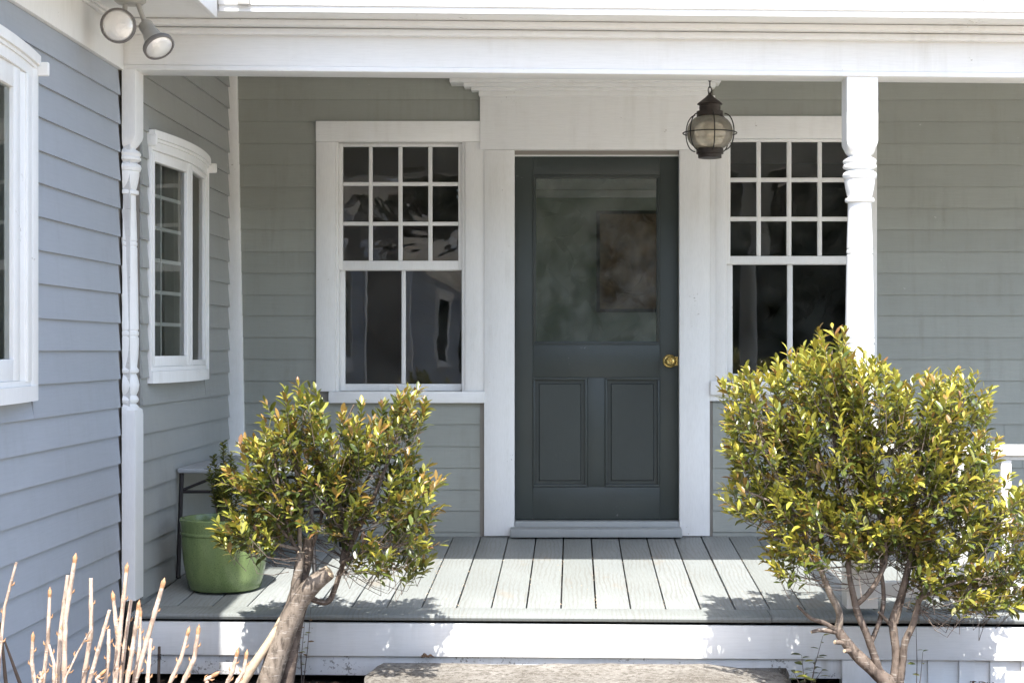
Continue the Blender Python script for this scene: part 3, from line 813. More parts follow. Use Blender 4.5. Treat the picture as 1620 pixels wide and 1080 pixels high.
# ------------------------------------------------------------------ turned posts
def post_mesh(cx, cy, z0, zref, ztop, keep_right=None):
    """square / turned / square, in rel pixels of the right post: list of (py, half width, squareness)"""
    sc = 6.9/F
    h = .0685
    st = []
    def a(py, r, s): st.append((zref(py), r, s))
    a(958, h, 1); a(668, h, 1); a(660, h*.98, .9); a(654, .060, .25); a(650, .052, 0)
    a(648, .060, 0); a(644, .064, 0); a(640, .060, 0); a(637, .053, 0); a(630, .062, 0); a(620, .066, 0); a(608, .058, 0); a(603, .052, 0)
    a(601, .062, 0); a(597, .064, 0); a(594, .058, 0); a(592, .056, 0)
    a(575, .061, 0); a(555, .0635, 0); a(546, .0635, 0); a(545, .060, 0); a(543, .060, 0); a(542, .0635, 0); a(537, .0635, 0); a(536, .060, 0); a(534, .060, 0); a(533, .063, 0)
    a(480, .0605, 0); a(420, .0575, 0); a(404, .0575, 0); a(403, .0545, 0); a(401.5, .0545, 0); a(400.5, .0575, 0); a(396, .0575, 0); a(395, .0545, 0); a(393.5, .0545, 0); a(392.5, .0565, 0)
    a(360, .0535, 0); a(325, .0505, 0); a(321, .051, 0); a(320, .062, 0); a(317, .064, 0); a(314, .062, 0); a(313, .052, 0)
    a(308, .056, 0); a(300, .061, 0); a(288, .066, 0); a(284, .066, 0); a(283, .070, 0); a(278, .0745, 0); a(274, .071, 0); a(271, .060, 0); a(270, .053, 0)
    a(268.5, .062, 0); a(266, .073, 0); a(263, .0735, 0); a(260.5, .068, 0); a(259.5, .070, 0); a(256, .0735, 0); a(252, .066, 0); a(249, .052, 0); a(248, .049, 0)
    a(246.5, .052, 0); a(243, .061, .12); a(238, .066, .45); a(232, h, .8); a(226, h, 1)
    st.append((ztop, h, 1))
    seg = 64; v = []; f = []
    for z, r, s in st:
        for k in range(seg):
            t = 2*math.pi*k/seg; sq = 1/max(abs(math.cos(t)), abs(math.sin(t)))
            rr = r*((1-s) + s*min(sq, 1.385)); v.append((cx + rr*math.cos(t), cy + rr*math.sin(t), z))
    for i in range(len(st)-1):
        for k in range(seg):
            k2 = (k+1) % seg; f.append((i*seg+k, i*seg+k2, (i+1)*seg+k2, (i+1)*seg+k))
    f.append(tuple(range(seg))[::-1]); f.append(tuple(range((len(st)-1)*seg, len(st)*seg)))
    m = MB().add(v, f)
    if keep_right is not None:
        for p in m.v: p.x = max(p.x, keep_right)
    return m
pxr = X(1360, 6.91)
o = post_mesh(pxr, 6.91, 0, lambda py: Z(py, 6.91), bz + TR*pxr + .001).build('porch_post', M['white'], house, smooth=28)
tag(o, 'white turned porch post standing in sunlight')
pxl = X(196, 6.90)
o = post_mesh(pxl, 6.90, 0, lambda py: Z(py - 12, 6.90), bz + TR*pxl + .001, keep_right=XO+.016).build('porch_post', M['white'], house, smooth=28)
tag(o, 'white turned half post fixed against the wing wall')
# stepped white scribe piece behind the half post, and a near-black strip painting the gap's shade beside the clapboards
m = MB(); zz = CZ + .726 - 14*.1222 + .004; yv = 6.848
while zz < bz - .02:
    if zz > zdeck(-1.9, 6.9) - .05:
        j = random.uniform(-.002, .002)
        z2 = zz + .1222 - .0015
        a = XO + .0215 + j; b = XO + .010 + j
        e_ = XO + .046; m.add([(a, yv, zz), (e_, yv, zz), (e_, yv, z2), (b, yv, z2), (a, yv+.02, zz), (e_, yv+.02, zz), (e_, yv+.02, z2), (b, yv+.02, z2)],
              [(0,1,2,3),(7,6,5,4),(4,5,1,0),(5,6,2,1),(6,7,3,2),(7,4,0,3)])
    zz += .1222
m.build('scribe_board', M['white_worn'], house)
MB().box(XO-.01, XO+.0135, 6.90, 6.91, zdeck(-1.9, 6.9)-.1, bz-.002).build('gap_backing', M['black'], house)

# ------------------------------------------------------------------ railing to the right of the post
rail = empty('porch_railing', (1.9, 6.91, zdeck(1.9, 6.9)), house); tag(rail, 'white porch railing with square balusters right of the post')
x0 = pxr + .071
def rbox(name, a, b, y0, y1, p0, p1, bev=.004):
    return MB().box(a, b, y0, y1, Z(p0, 6.87), Z(p1, 6.87)).shear(-.004, 1.6).build(name, M['white'], rail, bevel=bev)
rbox('top_rail', x0, XR, 6.865, 6.955, 720, 704)
rbox('top_rail_moulding', x0, XR, 6.885, 6.935, 727, 720.4, .002)
rbox('bottom_rail', x0, XR, 6.885, 6.935, 946, 921)
bxp = 1453
while X(bxp, 6.91) < XR - .1:
    c = X(bxp, 6.91); rbox('baluster', c-.022, c+.022, 6.888, 6.932, 921-.3, 727.3, .003)
    bxp += 68.5

# ------------------------------------------------------------------ hanging lantern
LY = 7.8; LC = X(1123, LY)
lan = empty('hanging_lantern', (LC, LY, Z(250, LY)))
tag(lan, 'bronze onion lantern with round glass globe hanging beside the door', 'lantern')
u = LY/F
def lz(py): return Z(py, LY)
MB().lathe((LC, LY), [(.004*0+.0005, lz(149)), (7*u*.5, lz(150.5)), (8*u, lz(155)), (19.5*u, lz(164)), (20*u, lz(165.5)), (17*u, lz(166)), (16.6*u, lz(169)), (17*u, lz(169.6)), (16.6*u, lz(176)), (21*u, lz(176.6)), (21*u, lz(184)), (18*u, lz(184.5))], 40).build('cap', M['bronze'], lan, smooth=35)
MB().lathe((LC, LY), [(20*u, lz(235)), (21.5*u, lz(236)), (21.5*u, lz(243.5)), (18.5*u, lz(244)), (18.5*u, lz(250)), (16*u, lz(250.5))], 40).build('base', M['bronze'], lan, smooth=35)
gp = []
for i in range(25):
    t = i/24; a = math.pi*(t - .5)*.86
    gp.append((36.5*u*(math.cos(a)**.75), lz(210) + 27.5*u*math.sin(a)/math.sin(math.pi*.43)))
MB().lathe((LC, LY), gp, 48, cap=False).build('glass_globe', M['globe'], lan, smooth=80)
m = MB().lathe((LC, LY), [(.006, lz(236)), (.014, lz(235)), (.014, lz(224)), (.019, lz(218)), (.029, lz(208)), (.030, lz(202)), (.024, lz(196)), (.008, lz(193.4)), (.001, lz(193))], 20)
m.build('bulb', simple('frosted_bulb', (.75, .72, .64), .3, var=.03), lan, smooth=60)
for k in range(6):
    a = 2*math.pi*k/6 + .62
    pts = []
    for i in range(21):
        t = math.pi*(i/20 - .5)*.92
        r_ = 21*u + 19*u*max(0, math.cos(t))**.8; pts.append((LC + r_*math.cos(a), LY + r_*math.sin(a), lz(210) + 29*u*math.sin(t)/math.sin(math.pi*.46)))
    MB().tube(pts, .0030, 6).build('cage_wire', M['iron'], lan, smooth=60)
pts = [(LC + 42.5*u*math.cos(2*math.pi*i/48), LY + 42.5*u*math.sin(2*math.pi*i/48), lz(211)) for i in range(49)]
MB().tube(pts, .0030, 6, cap=False).build('cage_ring', M['iron'], lan, smooth=60)
zc = lz(149); kk = 0
while zc < CEIL - .005:
    pts = []
    for i in range(17):
        a = 2*math.pi*i/16; w_ = .0085*math.cos(a); h_ = .018*math.sin(a)
        pts.append((LC + (w_ if kk % 2 == 0 else 0), LY + (w_ if kk % 2 else 0), zc + .018 + h_))
    MB().tube(pts, .0026, 6, cap=False).build('chain_link', M['iron'], lan, smooth=60)
    zc += .0305; kk += 1

# ------------------------------------------------------------------ twin flood light under the wing soffit
fpz = EAVE - .001
fc = Vector((X(206, 6.33), 6.33, fpz))
fld = empty('flood_light', fc); tag(fld, 'twin-headed white flood light fixed under the eave at upper left', 'flood light')
MB().lathe((fc.x, fc.y), [(.062, fpz-.001), (.062, fpz-.012), (.050, fpz-.022), (.0, fpz-.024)], 32, cap=False).build('mounting_plate', M['lampmetal'], fld, smooth=35)
def par_lamp(center, d, neck_from, r_):
    """reflector lamp whose lens centre is at center, looking along d"""
    d = d.normalized(); up = d.orthogonal().normalized(); s = d.cross(up)
    def ringed(prof, seg=40):
        v = []; f = []
        for (rad, o) in prof:
            for k in range(seg):
                a = 2*math.pi*k/seg; v.append(center + d*o + (up*math.cos(a) + s*math.sin(a))*rad)
        for i in range(len(prof)-1):
            for k in range(seg): f.append((i*seg+k, i*seg+(k+1)%seg, (i+1)*seg+(k+1)%seg, (i+1)*seg+k))
        return v, f
    b = MB().add(*ringed([(.0005, -.135), (.026, -.134), (.030, -.130), (.030, -.085), (.032, -.080), (.034, -.074), (r_*.62, -.050), (r_*.86, -.024), (r_*.97, -.004), (r_, .002)])).build('lamp', M['lampmetal'], fld, smooth=35)
    MB().add(*ringed([(r_*.99, -.010), (r_*1.05, -.008), (r_*1.05, .007), (r_*.93, .010), (r_*.92, .002)])).build('rim', M['gasket'], b, smooth=35)
    MB().add(*ringed([(r_*.94, .003), (r_*.85, .009), (r_*.6, .015), (r_*.3, .019), (.0005, .020)])).build('lens', M['lens'], b, smooth=60)
    MB().tube([center - d*.128, neck_from], .010, 10).build('swivel_arm', M['lampmetal'], fld, smooth=60)
c1 = P(187, 41, 6.25); par_lamp(c1, Vector((.10, -1, -.10)), fc + Vector((-.02, 0, -.018)), .066)
c2 = P(251, 74, 6.28); par_lamp(c2, Vector((.50, -.42, -.72)), fc + Vector((.03, 0, -.018)), .060)

# ------------------------------------------------------------------ green pot, its plant, the table behind
pcx, pcy = X(356, 7.35), 7.35
pz = zdeck(pcx, pcy) + .003
prof = [(.0, 0), (.155, 0), (.165, .006), (.178, .06), (.190, .13), (.197, .20), (.199, .245), (.1985, .252), (.203, .256), (.204, .263), (.200, .268), (.200, .272), (.203, .30), (.207, .318), (.207, .326), (.202, .330), (.190, .330), (.187, .322), (.186, .285)]
pot = MB().lathe((pcx, pcy), [(max(r_, .0005), pz + z) for r_, z in prof], 56, cap=False).build('planter_pot', M['glaze'], smooth=50)
tag(pot, 'speckled green glazed pot standing on the porch floor', 'pot')
soil = MB().lathe((pcx, pcy), [(.1865, pz+.286), (.12, pz+.292), (.0005, pz+.296)], 32, cap=False).build('potting_soil', M['soil'], pot, smooth=60)
tb = empty('side_table', (-1.55, 8.2, zdeck(-1.55, 8.2))); tag(tb, 'low grey-topped table with dark iron legs in the porch corner', 'table')
tx0, tx1, ty0, ty1 = XI + .022, -1.19, 7.58, 8.50; tz = CZ - .571
MB().box(tx0, tx1, ty0, ty1, tz-.024, tz).build('table_top', M['tabletop'], tb, bevel=.006)
for lx, sx in ((tx0+.014, -.012), (tx1-.045, .03)):
    for ly, sy in ((ty0+.03, -.02), (ty1-.05, .03)):
        zb3 = zdeck(lx+sx, ly+sy)
        MB().tube([(lx, ly, tz-.0242), (lx+sx*.5, ly+sy*.5, (tz+zb3)/2), (lx+sx, ly+sy, zb3+.012), (lx+sx*1.1, ly+sy*1.2, zb3+.001)], [.011, .011, .011, .015], 10).build('leg', M['iron'], tb, smooth=60)
for ly in (ty0+.03, ty1-.05):
    MB().tube([(tx0+.014, ly, tz-.115), (tx1-.045, ly, tz-.115)], .008, 8).build('stretcher', M['iron'], tb, smooth=60)
    MB().tube([(tx0+.014, ly, tz-.108), (tx0+.22, ly, tz-.026)], .007, 8).build('brace', M['iron'], tb, smooth=60)
MB().tube([(tx0+.035, ty1-.05, tz-.30), (tx1-.045, ty1-.05, tz-.30)], .010, 8).build('stretcher', M['iron'], tb, smooth=60)

# ------------------------------------------------------------------ leaves
PAL = {   # true leaf colours: new growth yellow and bronze, old leaves deep green
 'gold': (.50, .42, .06), 'lime': (.38, .38, .06), 'olive': (.25, .255, .045), 'green': (.105, .145, .03), 'deep': (.045, .08, .02), 'bronze': (.33, .20, .055), 'russet': (.24, .11, .045)}
def leaf_shape(L, W, curl, fold):
    """eight-triangle blade along +Y, midrib sunk, tip curling down"""
    st = [(0, 0), (.30, .82), (.62, 1.0), (.86, .55), (1.0, 0)]
    v = []; f = []
    for t, w in st:
        y = L*t; z = -curl*L*t*t
        if w == 0: v.append((0, y, z))
        else:
            hw = W*.5*w; v += [(-hw, y, z + fold*hw), (0, y, z), (hw, y, z + fold*hw)]
    f = [(0, 2, 1), (0, 3, 2), (1, 2, 5, 4), (2, 3, 6, 5), (4, 5, 8, 7), (5, 6, 9, 8), (7, 8, 10), (8, 9, 10)]
    return np.array(v), f
def frame(d, roll):
    d = d.normalized(); s = d.cross(Vector((0, 0, 1)))
    if s.length < 1e-3: s = Vector((1, 0, 0))
    s.normalize(); n = s.cross(d)
    c, q = math.cos(roll), math.sin(roll)
    s2 = s*c + n*q; n2 = n*c - s*q
    return Matrix((s2, d, n2)).transposed()
def add_col(me, col):
    a = me.attributes.new('leaf_colour', 'FLOAT_COLOR', 'POINT')
    a.data.foreach_set('color', np.asarray(col, dtype=np.float32).ravel())
def foliage(parent, leaves, origin, n_single, name='foliage', leafname='leaf'):
    """leaves: list of (pos, dir, roll, L, W, curl, fold, colour name, brightness). nearest ones become single leaf parts"""
    leaves = sorted(leaves, key=lambda l: l[0].y + random.uniform(-.03, .03))
    single, rest = leaves[:n_single], leaves[n_single:]
    cache = {}
    for (p, d, roll, L, W, curl, fold, cn, br) in single:
        key = (cn, round(L/.006), round(br*4))
        if key not in cache:
            v, f = leaf_shape(L, W, curl, fold); me = bpy.data.meshes.new('leaf')
            me.from_pydata([tuple(q) for q in v], [], f); me.materials.append(M['leaf'])
            for q in me.polygons: q.use_smooth = True
            add_col(me, [(*(np.array(PAL[cn])*br), 1)]*len(v)); cache[key] = me
        o = bpy.data.objects.new(leafname, cache[key]); link(o, parent, p)
        o.rotation_euler = frame(d, roll).to_euler()
    V = []; Fc = []; C = []; b = 0
    o0 = np.array(origin)
    for (p, d, roll, L, W, curl, fold, cn, br) in rest:
        v, f = leaf_shape(L, W, curl, fold); m = np.array(frame(d, roll))
        V.append(v @ m.T + np.array(p) - o0); Fc += [tuple(i + b for i in q) for q in f]; b += len(v)
        C += [(*(np.array(PAL[cn])*br), 1)]*len(v)
    if rest:
        me = bpy.data.meshes.new(name); me.from_pydata(np.concatenate(V).tolist(), [], Fc); me.materials.append(M['leaf'])
        for q in me.polygons: q.use_smooth = True
        add_col(me, C); o = bpy.data.objects.new(name, me); link(o, parent, origin); o['kind'] = 'stuff'
def shoot(p, d, n, length, out, young=1.0, size=1.0, twigs=None, tan=0.0):
    """a leafy twig: spiral of leaves, small and yellow at the tip, larger and greener below"""
    d = d.normalized(); s = d.orthogonal().normalized(); t = d.cross(s); a0 = random.uniform(0, 6.28)
    for i in range(n):
        u_ = (i + .3)/n
        a = a0 + i*2.4; q = p + d*length*u_
        spread = .75*(1-u_)**.8 + .32 + random.uniform(-.12, .18)
        ld = d*math.cos(spread) + (s*math.cos(a) + t*math.sin(a))*math.sin(spread)
        ld = (ld + Vector((0, 0, .12))).normalized()
        L = size*random.choice((.75, .9, 1, 1, 1.1, 1.2))*random.uniform(.039, .055)*(1.0 if u_ < .75 else .8)
        r_ = random.random()
        if u_ > .62 and random.random() < young: cn = 'gold' if r_ < .30 else 'lime' if r_ < .68 else 'bronze' if r_ < .80 else 'olive' if r_ < .95 else 'russet'
        elif u_ > .3: cn = 'olive' if r_ < .42 else 'lime' if r_ < .42+.22*young else 'green' if r_ < .86 else 'bronze'
        else: cn = 'green' if r_ < .5 else 'deep' if r_ < .82 else 'olive'
        if random.random() < tan: cn = {'gold': 'bronze', 'lime': 'olive', 'olive': 'green', 'green': 'deep'}.get(cn, cn)
        out.append((q, ld, random.uniform(-.7, .7), L, L*random.uniform(.31, .42), random.uniform(-.05, .45), random.uniform(.1, .7), cn, random.uniform(.7, 1.3)))
    if twigs is not None: twigs.append((p - d*length*.6, p + d*length*.95))

def shrub(name, label, Y0, blobs, limbs, n_shoots, dens_leaf, young, barkmat, base, yspread, tan=0.0, clear=None):
    sh = empty(name, base); tag(sh, label, 'shrub')
    tips = []
    for li, (pts, nm, mat) in enumerate(limbs):
        pp = [P(px, py, Y0 + dy) for (px, py, dy, r_) in pts]; rr = [r_*.78*Y0/F for (_, _, _, r_) in pts]
        # smooth the polyline a little
        q = []; rq = []
        for i in range(len(pp)-1):
            a = pp[max(i-1, 0)]; b = pp[i]; c = pp[i+1]; d = pp[min(i+2, len(pp)-1)]
            for k in range(5):
                t = k/5; t2 = t*t; t3 = t2*t
                q.append(.5*((2*b) + (c-a)*t + (2*a-5*b+4*c-d)*t2 + (3*b-a-3*c+d)*t3)); rq.append(rr[i] + (rr[i+1]-rr[i])*t)
        q.append(pp[-1]); rq.append(rr[-1])
        MB().tube(q, [max(.0015, r_) for r_ in rq], 12, rough=.10).build(nm, mat, sh, smooth=70)
        if nm in ('trunk', 'limb', 'branch_stub') and li != 1:      # pale sawn end
            e_ = (q[-1] - q[-2]).normalized()
            MB().tube([q[-1] + e_*.0004, q[-1] + e_*.003], [rq[-1]*.93, rq[-1]*.80], 12).build('sawn_end', M['cutwood'], sh)
        if nm == 'branch': tips += q[len(q)//2:]
    leaves = []; twigs = []
    wts = np.array([b[2]*b[3] for b in blobs]); wts = wts/wts.sum()
    cen = Vector((sum(X(b[0], Y0)*w for b, w in zip(blobs, wts)), Y0, sum(Z(b[1], Y0)*w for b, w in zip(blobs, wts))))
    k = Y0/F
    for i in range(n_shoots):
        b = blobs[rng.choice(len(blobs), p=wts)]
        v = Vector(rng.normal(size=3)); v.normalize()
        rad = random.uniform(.35, 1.0)**.6
        c = P(b[0], b[1], Y0 + (b[4] if len(b) > 4 else 0))
        p = c + Vector((v.x*b[2]*k*rad, v.y*yspread*rad, v.z*b[3]*k*rad))
        d = (p - cen); d.y *= .9; d.normalize()
        d = d*.55 + Vector((random.uniform(-.3, .3), random.uniform(-.3, .3), .85 + random.uniform(-.25, .2)))
        if v.z < -.45: d.z *= .3
        ln = random.uniform(.08, .15)
        shoot(p - d.normalized()*ln*.7, d, int(dens_leaf*random.uniform(.75, 1.25)), ln, leaves, young, 1.0, twigs, tan)
    if clear:      # the old stubs stand free of leaves in front
        c0, c1 = P(clear[0], clear[3], Y0), P(clear[1], clear[2], Y0)
        leaves = [l for l in leaves if not (c0.x < l[0].x < c1.x and c0.z < l[0].z < c1.z and l[0].y < Y0 + .08)]
        twigs = [t for t in twigs if not (c0.x < t[0].x < c1.x and c0.z < t[0].z < c1.z and t[0].y < Y0 + .08)]
    foliage(sh, leaves, base, 300)
    # twigs joining shoots to the nearest limb
    m = MB()
    for a, b in twigs:
        t = min(tips, key=lambda q: (q - a).length + (.25 if q.z > a.z else 0))
        if (t - a).length > .20: t = a + (t - a).normalized()*.14
        mid = a.lerp(t, .5) + Vector((random.uniform(-.015, .015), random.uniform(-.015, .015), -.008))
        m.tube([t, mid, a, b], [.0017, .0016, .0014, .0010], 4, cap=False)
    o = m.build('twigs', M['bark_dark'], sh, smooth=70); o['kind'] = 'stuff'
    return sh

BK, BD = M['bark'], M['bark_dark']
YL = 6.42
left_blobs = [(487, 640, 34, 42), (438, 672, 42, 42), (392, 735, 42, 48), (455, 735, 70, 60), (530, 700, 62, 45), (612, 690, 58, 58), (648, 660, 26, 42),
              (590, 770, 88, 70), (505, 795, 85, 62), (405, 815, 55, 42), (660, 795, 42, 50), (615, 870, 62, 38), (672, 845, 36, 38), (640, 895, 40, 26), (440, 842, 40, 22), (370, 842, 24, 26), (400, 850, 45, 26)]
left_limbs = [
 ([(414, 1118, .0, 24), (436, 1042, 0, 23), (457, 985, 0, 22), (476, 944, 0, 22), (500, 920, -.02, 18), (521, 904, -.03, 15)], 'trunk', BK),
 ([(446, 1118, .06, 16), (458, 1050, .06, 15), (468, 985, .05, 15), (484, 930, .05, 13)], 'trunk', BD),
 ([(360, 1118, -.04, 9), (392, 1065, -.04, 10), (428, 1010, -.02, 8), (450, 965, 0, 3)], 'bark_splinter', M['cutwood']),
 ([(452, 985, 0, 15), (464, 945, -.01, 11), (471, 905, -.02, 9), (476, 873, -.02, 8)], 'limb', BK),
 ([(466, 965, .05, 14), (478, 915, .06, 12), (486, 880, .05, 12), (488, 852, .05, 10.5)], 'limb', BD),
 ([(488, 943, .04, 7), (504, 951, .05, 6), (520, 950, .06, 6), (530, 930, .06, 5.6), (540, 900, .05, 5.2), (560, 850, .02, 6), (590, 790, 0, 4.5), (625, 700, 0, 3), (648, 640, 0, 2)], 'branch', BD),
 ([(476, 905, .03, 5), (474, 850, .03, 4.5), (474, 800, .02, 4), (470, 730, 0, 3.2), (485, 640, 0, 2)], 'branch', BK),
 ([(474, 876, 0, 4.5), (462, 855, 0, 4), (452, 820, 0, 3.6), (440, 770, 0, 3), (432, 690, .02, 2)], 'branch', BD),
 ([(487, 880, .03, 4.5), (502, 840, .06, 4), (520, 770, .08, 3.5), (533, 700, .08, 2.5), (560, 640, .06, 1.4)], 'branch', BD),
 ([(470, 868, .0, 4), (430, 858, -.05, 3.4), (395, 845, -.10, 2.6), (362, 838, -.12, 1.6)], 'branch', BK),
 ([(540, 890, .02, 5), (585, 870, -.06, 3.6), (640, 860, -.1, 2.6), (690, 830, -.1, 1.4)], 'branch', BD),
 ([(455, 850, 0, 3.4), (420, 800, -.05, 2.8), (392, 740, -.06, 1.8)], 'branch', BD),
 ([(540, 890, .02, 5), (560, 800, .12, 3.6), (605, 720, .14, 2.6)], 'branch', BD),
]
shrub('evergreen_shrub', 'small leaning evergreen shrub with sawn trunk and bronze-tipped leaves left of the steps', YL, left_blobs, left_limbs, 430, 13, .85, BK, (X(402, YL), YL, .02), .26, tan=.5, clear=(447, 522, 838, 960))

YR = 6.40
right_blobs = [(1317, 560, 30, 42), (1262, 600, 55, 45), (1187, 628, 46, 38), (1370, 610, 75, 45), (1455, 640, 62, 55), (1523, 640, 36, 45), (1198, 705, 62, 52), (1300, 690, 95, 75),
               (1425, 725, 100, 72), (1530, 735, 58, 62), (1605, 800, 50, 50), (1178, 782, 44, 36), (1248, 800, 70, 52), (1365, 815, 85, 48), (1480, 815, 70, 55), (1495, 910, 52, 42, -.08), (1585, 870, 50, 52), (1252, 868, 42, 28), (1600, 925, 42, 40), (1150, 660, 22, 24), (1335, 855, 60, 28, .12), (1425, 858, 55, 30, .14), (1545, 945, 40, 22, -.05), (1470, 870, 45, 35), (1230, 890, 22, 18)]
right_limbs = [
 ([(1412, 1118, 0, 19), (1408, 1085, 0, 17), (1385, 1062, 0, 14), (1355, 1035, 0, 12.5), (1333, 1008, 0, 11), (1326, 994, 0, 9)], 'trunk', BD),
 ([(1326, 996, 0, 9), (1328, 970, 0, 7.5), (1314, 940, -.02, 7), (1300, 905, -.04, 5.5), (1285, 865, -.05, 4.5), (1250, 800, -.06, 3.5), (1205, 700, -.06, 2.4), (1188, 630, -.04, 1.5)], 'branch', BK),
 ([(1330, 1000, 0, 6.5), (1300, 996, -.03, 4.5), (1284, 999, -.04, 3)], 'branch_stub', BD),
 ([(1332, 1003, 0, 6), (1305, 985, -.03, 4.5), (1284, 978, -.05, 4), (1262, 958, -.08, 2.4)], 'branch_stub', BD),
 ([(1340, 1016, 0, 6), (1321, 1015, -.03, 4.5)], 'branch_stub', BD),
 ([(1350, 1028, 0, 6), (1336, 1029, -.04, 4)], 'branch_stub', BD),
 ([(1395, 1072, 0, 9), (1384, 1040, -.01, 8), (1372, 1005, -.02, 7.5), (1358, 972, -.02, 7.5), (1352, 950, -.02, 7), (1343, 905, -.02, 5.5), (1341, 850, 0, 4.6), (1325, 760, .02, 3.6), (1318, 640, .02, 2.4), (1316, 550, .02, 1.4)], 'branch', BD),
 ([(1354, 956, -.02, 6), (1374, 938, -.03, 5.2), (1393, 908, -.03, 5), (1402, 870, -.02, 4), (1385, 780, 0, 3), (1375, 640, .02, 1.8)], 'branch', BD),
 ([(1376, 1020, 0, 5.5), (1392, 980, .02, 5), (1398, 945, .03, 4.6), (1394, 905, .04, 4), (1385, 860, .05, 3.4), (1300, 740, .08, 2.2)], 'branch', BD),
 ([(1412, 1090, 0, 10), (1418, 1040, .01, 8.5), (1414, 1000, .02, 8.5), (1413, 980, .02, 8), (1424, 945, .02, 7), (1436, 900, .02, 6.2), (1442, 860, .02, 5), (1450, 760, 0, 3.6), (1460, 650, 0, 2)], 'branch', BD),
 ([(1416, 985, .02, 6.5), (1432, 930, .05, 5), (1450, 860, .08, 4), (1505, 740, .08, 2.6), (1525, 630, .06, 1.4)], 'branch', BD),
 ([(1422, 1092, 0, 9), (1428, 1045, -.01, 7.5), (1432, 1015, -.02, 7.5), (1445, 985, -.03, 6.5), (1456, 945, -.04, 5.5), (1480, 910, -.06, 4.4), (1530, 850, -.06, 3.2), (1600, 800, -.04, 1.8)], 'branch', BD),
 ([(1458, 945, -.04, 4.4), (1500, 925, -.1, 3.2), (1560, 915, -.12, 2.4), (1615, 930, -.12, 1.6)], 'branch', BD),
 ([(1300, 905, -.04, 4), (1270, 870, -.1, 3), (1230, 850, -.12, 2)], 'branch', BK),
 ([(1285, 865, -.05, 3.4), (1230, 800, -.12, 2.6), (1160, 770, -.12, 1.6)], 'branch', BD),
 ([(1418, 1000, .02, 4), (1398, 975, .0, 3.2), (1390, 968, 0, 2.4)], 'branch_stub', BD),
]
shrub('evergreen_shrub', 'large many-stemmed evergreen shrub with yellow-green leaves in front of the porch railing', YR, right_blobs, right_limbs, 1080, 13, 1.0, BD, (X(1412, YR), YR, .02), .32, tan=.0)

# plant in the pot: dark upright sprigs
pp = empty('potted_shrub', (pcx, pcy, pz+.29)); tag(pp, 'small dark boxwood growing in the green pot', 'plant')
lv = []; stems = MB()
for (tx, ty, dy) in ((353, 700, 0), (338, 722, .03), (366, 716, .05), (330, 738, -.02), (372, 735, 0), (346, 742, -.04), (360, 752, .02), (383, 760, 0), (352, 770, -.05), (340, 775, .04)):
    tip = P(tx, ty, pcy + dy); b = Vector((pcx + (tip.x-pcx)*.35, pcy + dy*.5, pz+.287)); d = (tip - b)
    stems.tube([b, b.lerp(tip, .5) + Vector((0, 0, .01)), tip], [.003, .0025, .001], 5)
    n = int(d.length/.0050)
    for i in range(n):
        u_ = .30 + .70*i/n; a = i*2.4; q = b.lerp(tip, u_); s = d.normalized().orthogonal().normalized(); t = d.normalized().cross(s)
        ld = d.normalized()*.55 + (s*math.cos(a) + t*math.sin(a))*.8
        lv.append((q, ld, random.uniform(-.5, .5), random.uniform(.022, .034), .014, .1, .3, random.choice(['deep', 'deep', 'green', 'olive']), random.uniform(.7, 1.1)))
stems.build('stems', M['twig'], pp)['kind'] = 'stuff'
foliage(pp, lv, (pcx, pcy, pz+.29), 0)
# ------------------------------------------------------------------ granite step
bm = bmesh.new(); sx0, sx1, sy0, sy1, szt = X(590, 6.7), X(1243, 6.7), 6.18, 6.800, CZ - 1.345
nx, ny, nz = 60, 24, 5
def surf(u_, v_, w_):
    x = sx0 + (sx1-sx0)*u_; y = sy0 + (sy1-sy0)*v_; z = .0 + (szt)*w_
    e = min(u_, 1-u_)*(sx1-sx0); g = min(v_, 1-v_)*(sy1-sy0)
    n1 = noise.noise(Vector((x*2.2, y*2.2, z*2))); n2 = noise.noise(Vector((x*9, y*9, z*9 + 5)))
    x += .020*noise.noise(Vector((y*5, z*5, 1 + 9*(u_ > .5)))) + .008*n2*(1 if e < .02 else 0)
    y += .018*noise.noise(Vector((x*4, z*6, 7 + 9*(v_ > .5)))) * (1 if v_ < .5 else .3)
    if w_ > .95:
        z += .008*n1 + .004*n2 - .014*max(0, 1-e/.03) - .012*max(0, 1-g/.03)
        z -= .045*max(0, u_-.80)/.2
    return (x, y, z)
vv = {}
def gv(i, j, k):
    if (i, j, k) not in vv: vv[(i, j, k)] = bm.verts.new(surf(i/nx, j/ny, k/nz))
    return vv[(i, j, k)]
for i in range(nx):
    for j in range(ny): bm.faces.new((gv(i,j,nz), gv(i+1,j,nz), gv(i+1,j+1,nz), gv(i,j+1,nz)))
for k in range(nz):
    for i in range(nx):
        bm.faces.new((gv(i,0,k), gv(i+1,0,k), gv(i+1,0,k+1), gv(i,0,k+1))); bm.faces.new((gv(i+1,ny,k), gv(i,ny,k), gv(i,ny,k+1), gv(i+1,ny,k+1)))
    for j in range(ny):
        bm.faces.new((gv(0,j+1,k), gv(0,j,k), gv(0,j,k+1), gv(0,j+1,k+1))); bm.faces.new((gv(nx,j,k), gv(nx,j+1,k), gv(nx,j+1,k+1), gv(nx,j,k+1)))
me = bpy.data.meshes.new('stone_step'); bm.to_mesh(me); bm.free(); me.materials.append(M['stone'])
for p in me.polygons: p.use_smooth = True
me.set_sharp_from_angle(angle=R(50))
tag(link(bpy.data.objects.new('stone_step', me)), 'rough granite slab step in front of the porch', 'step')

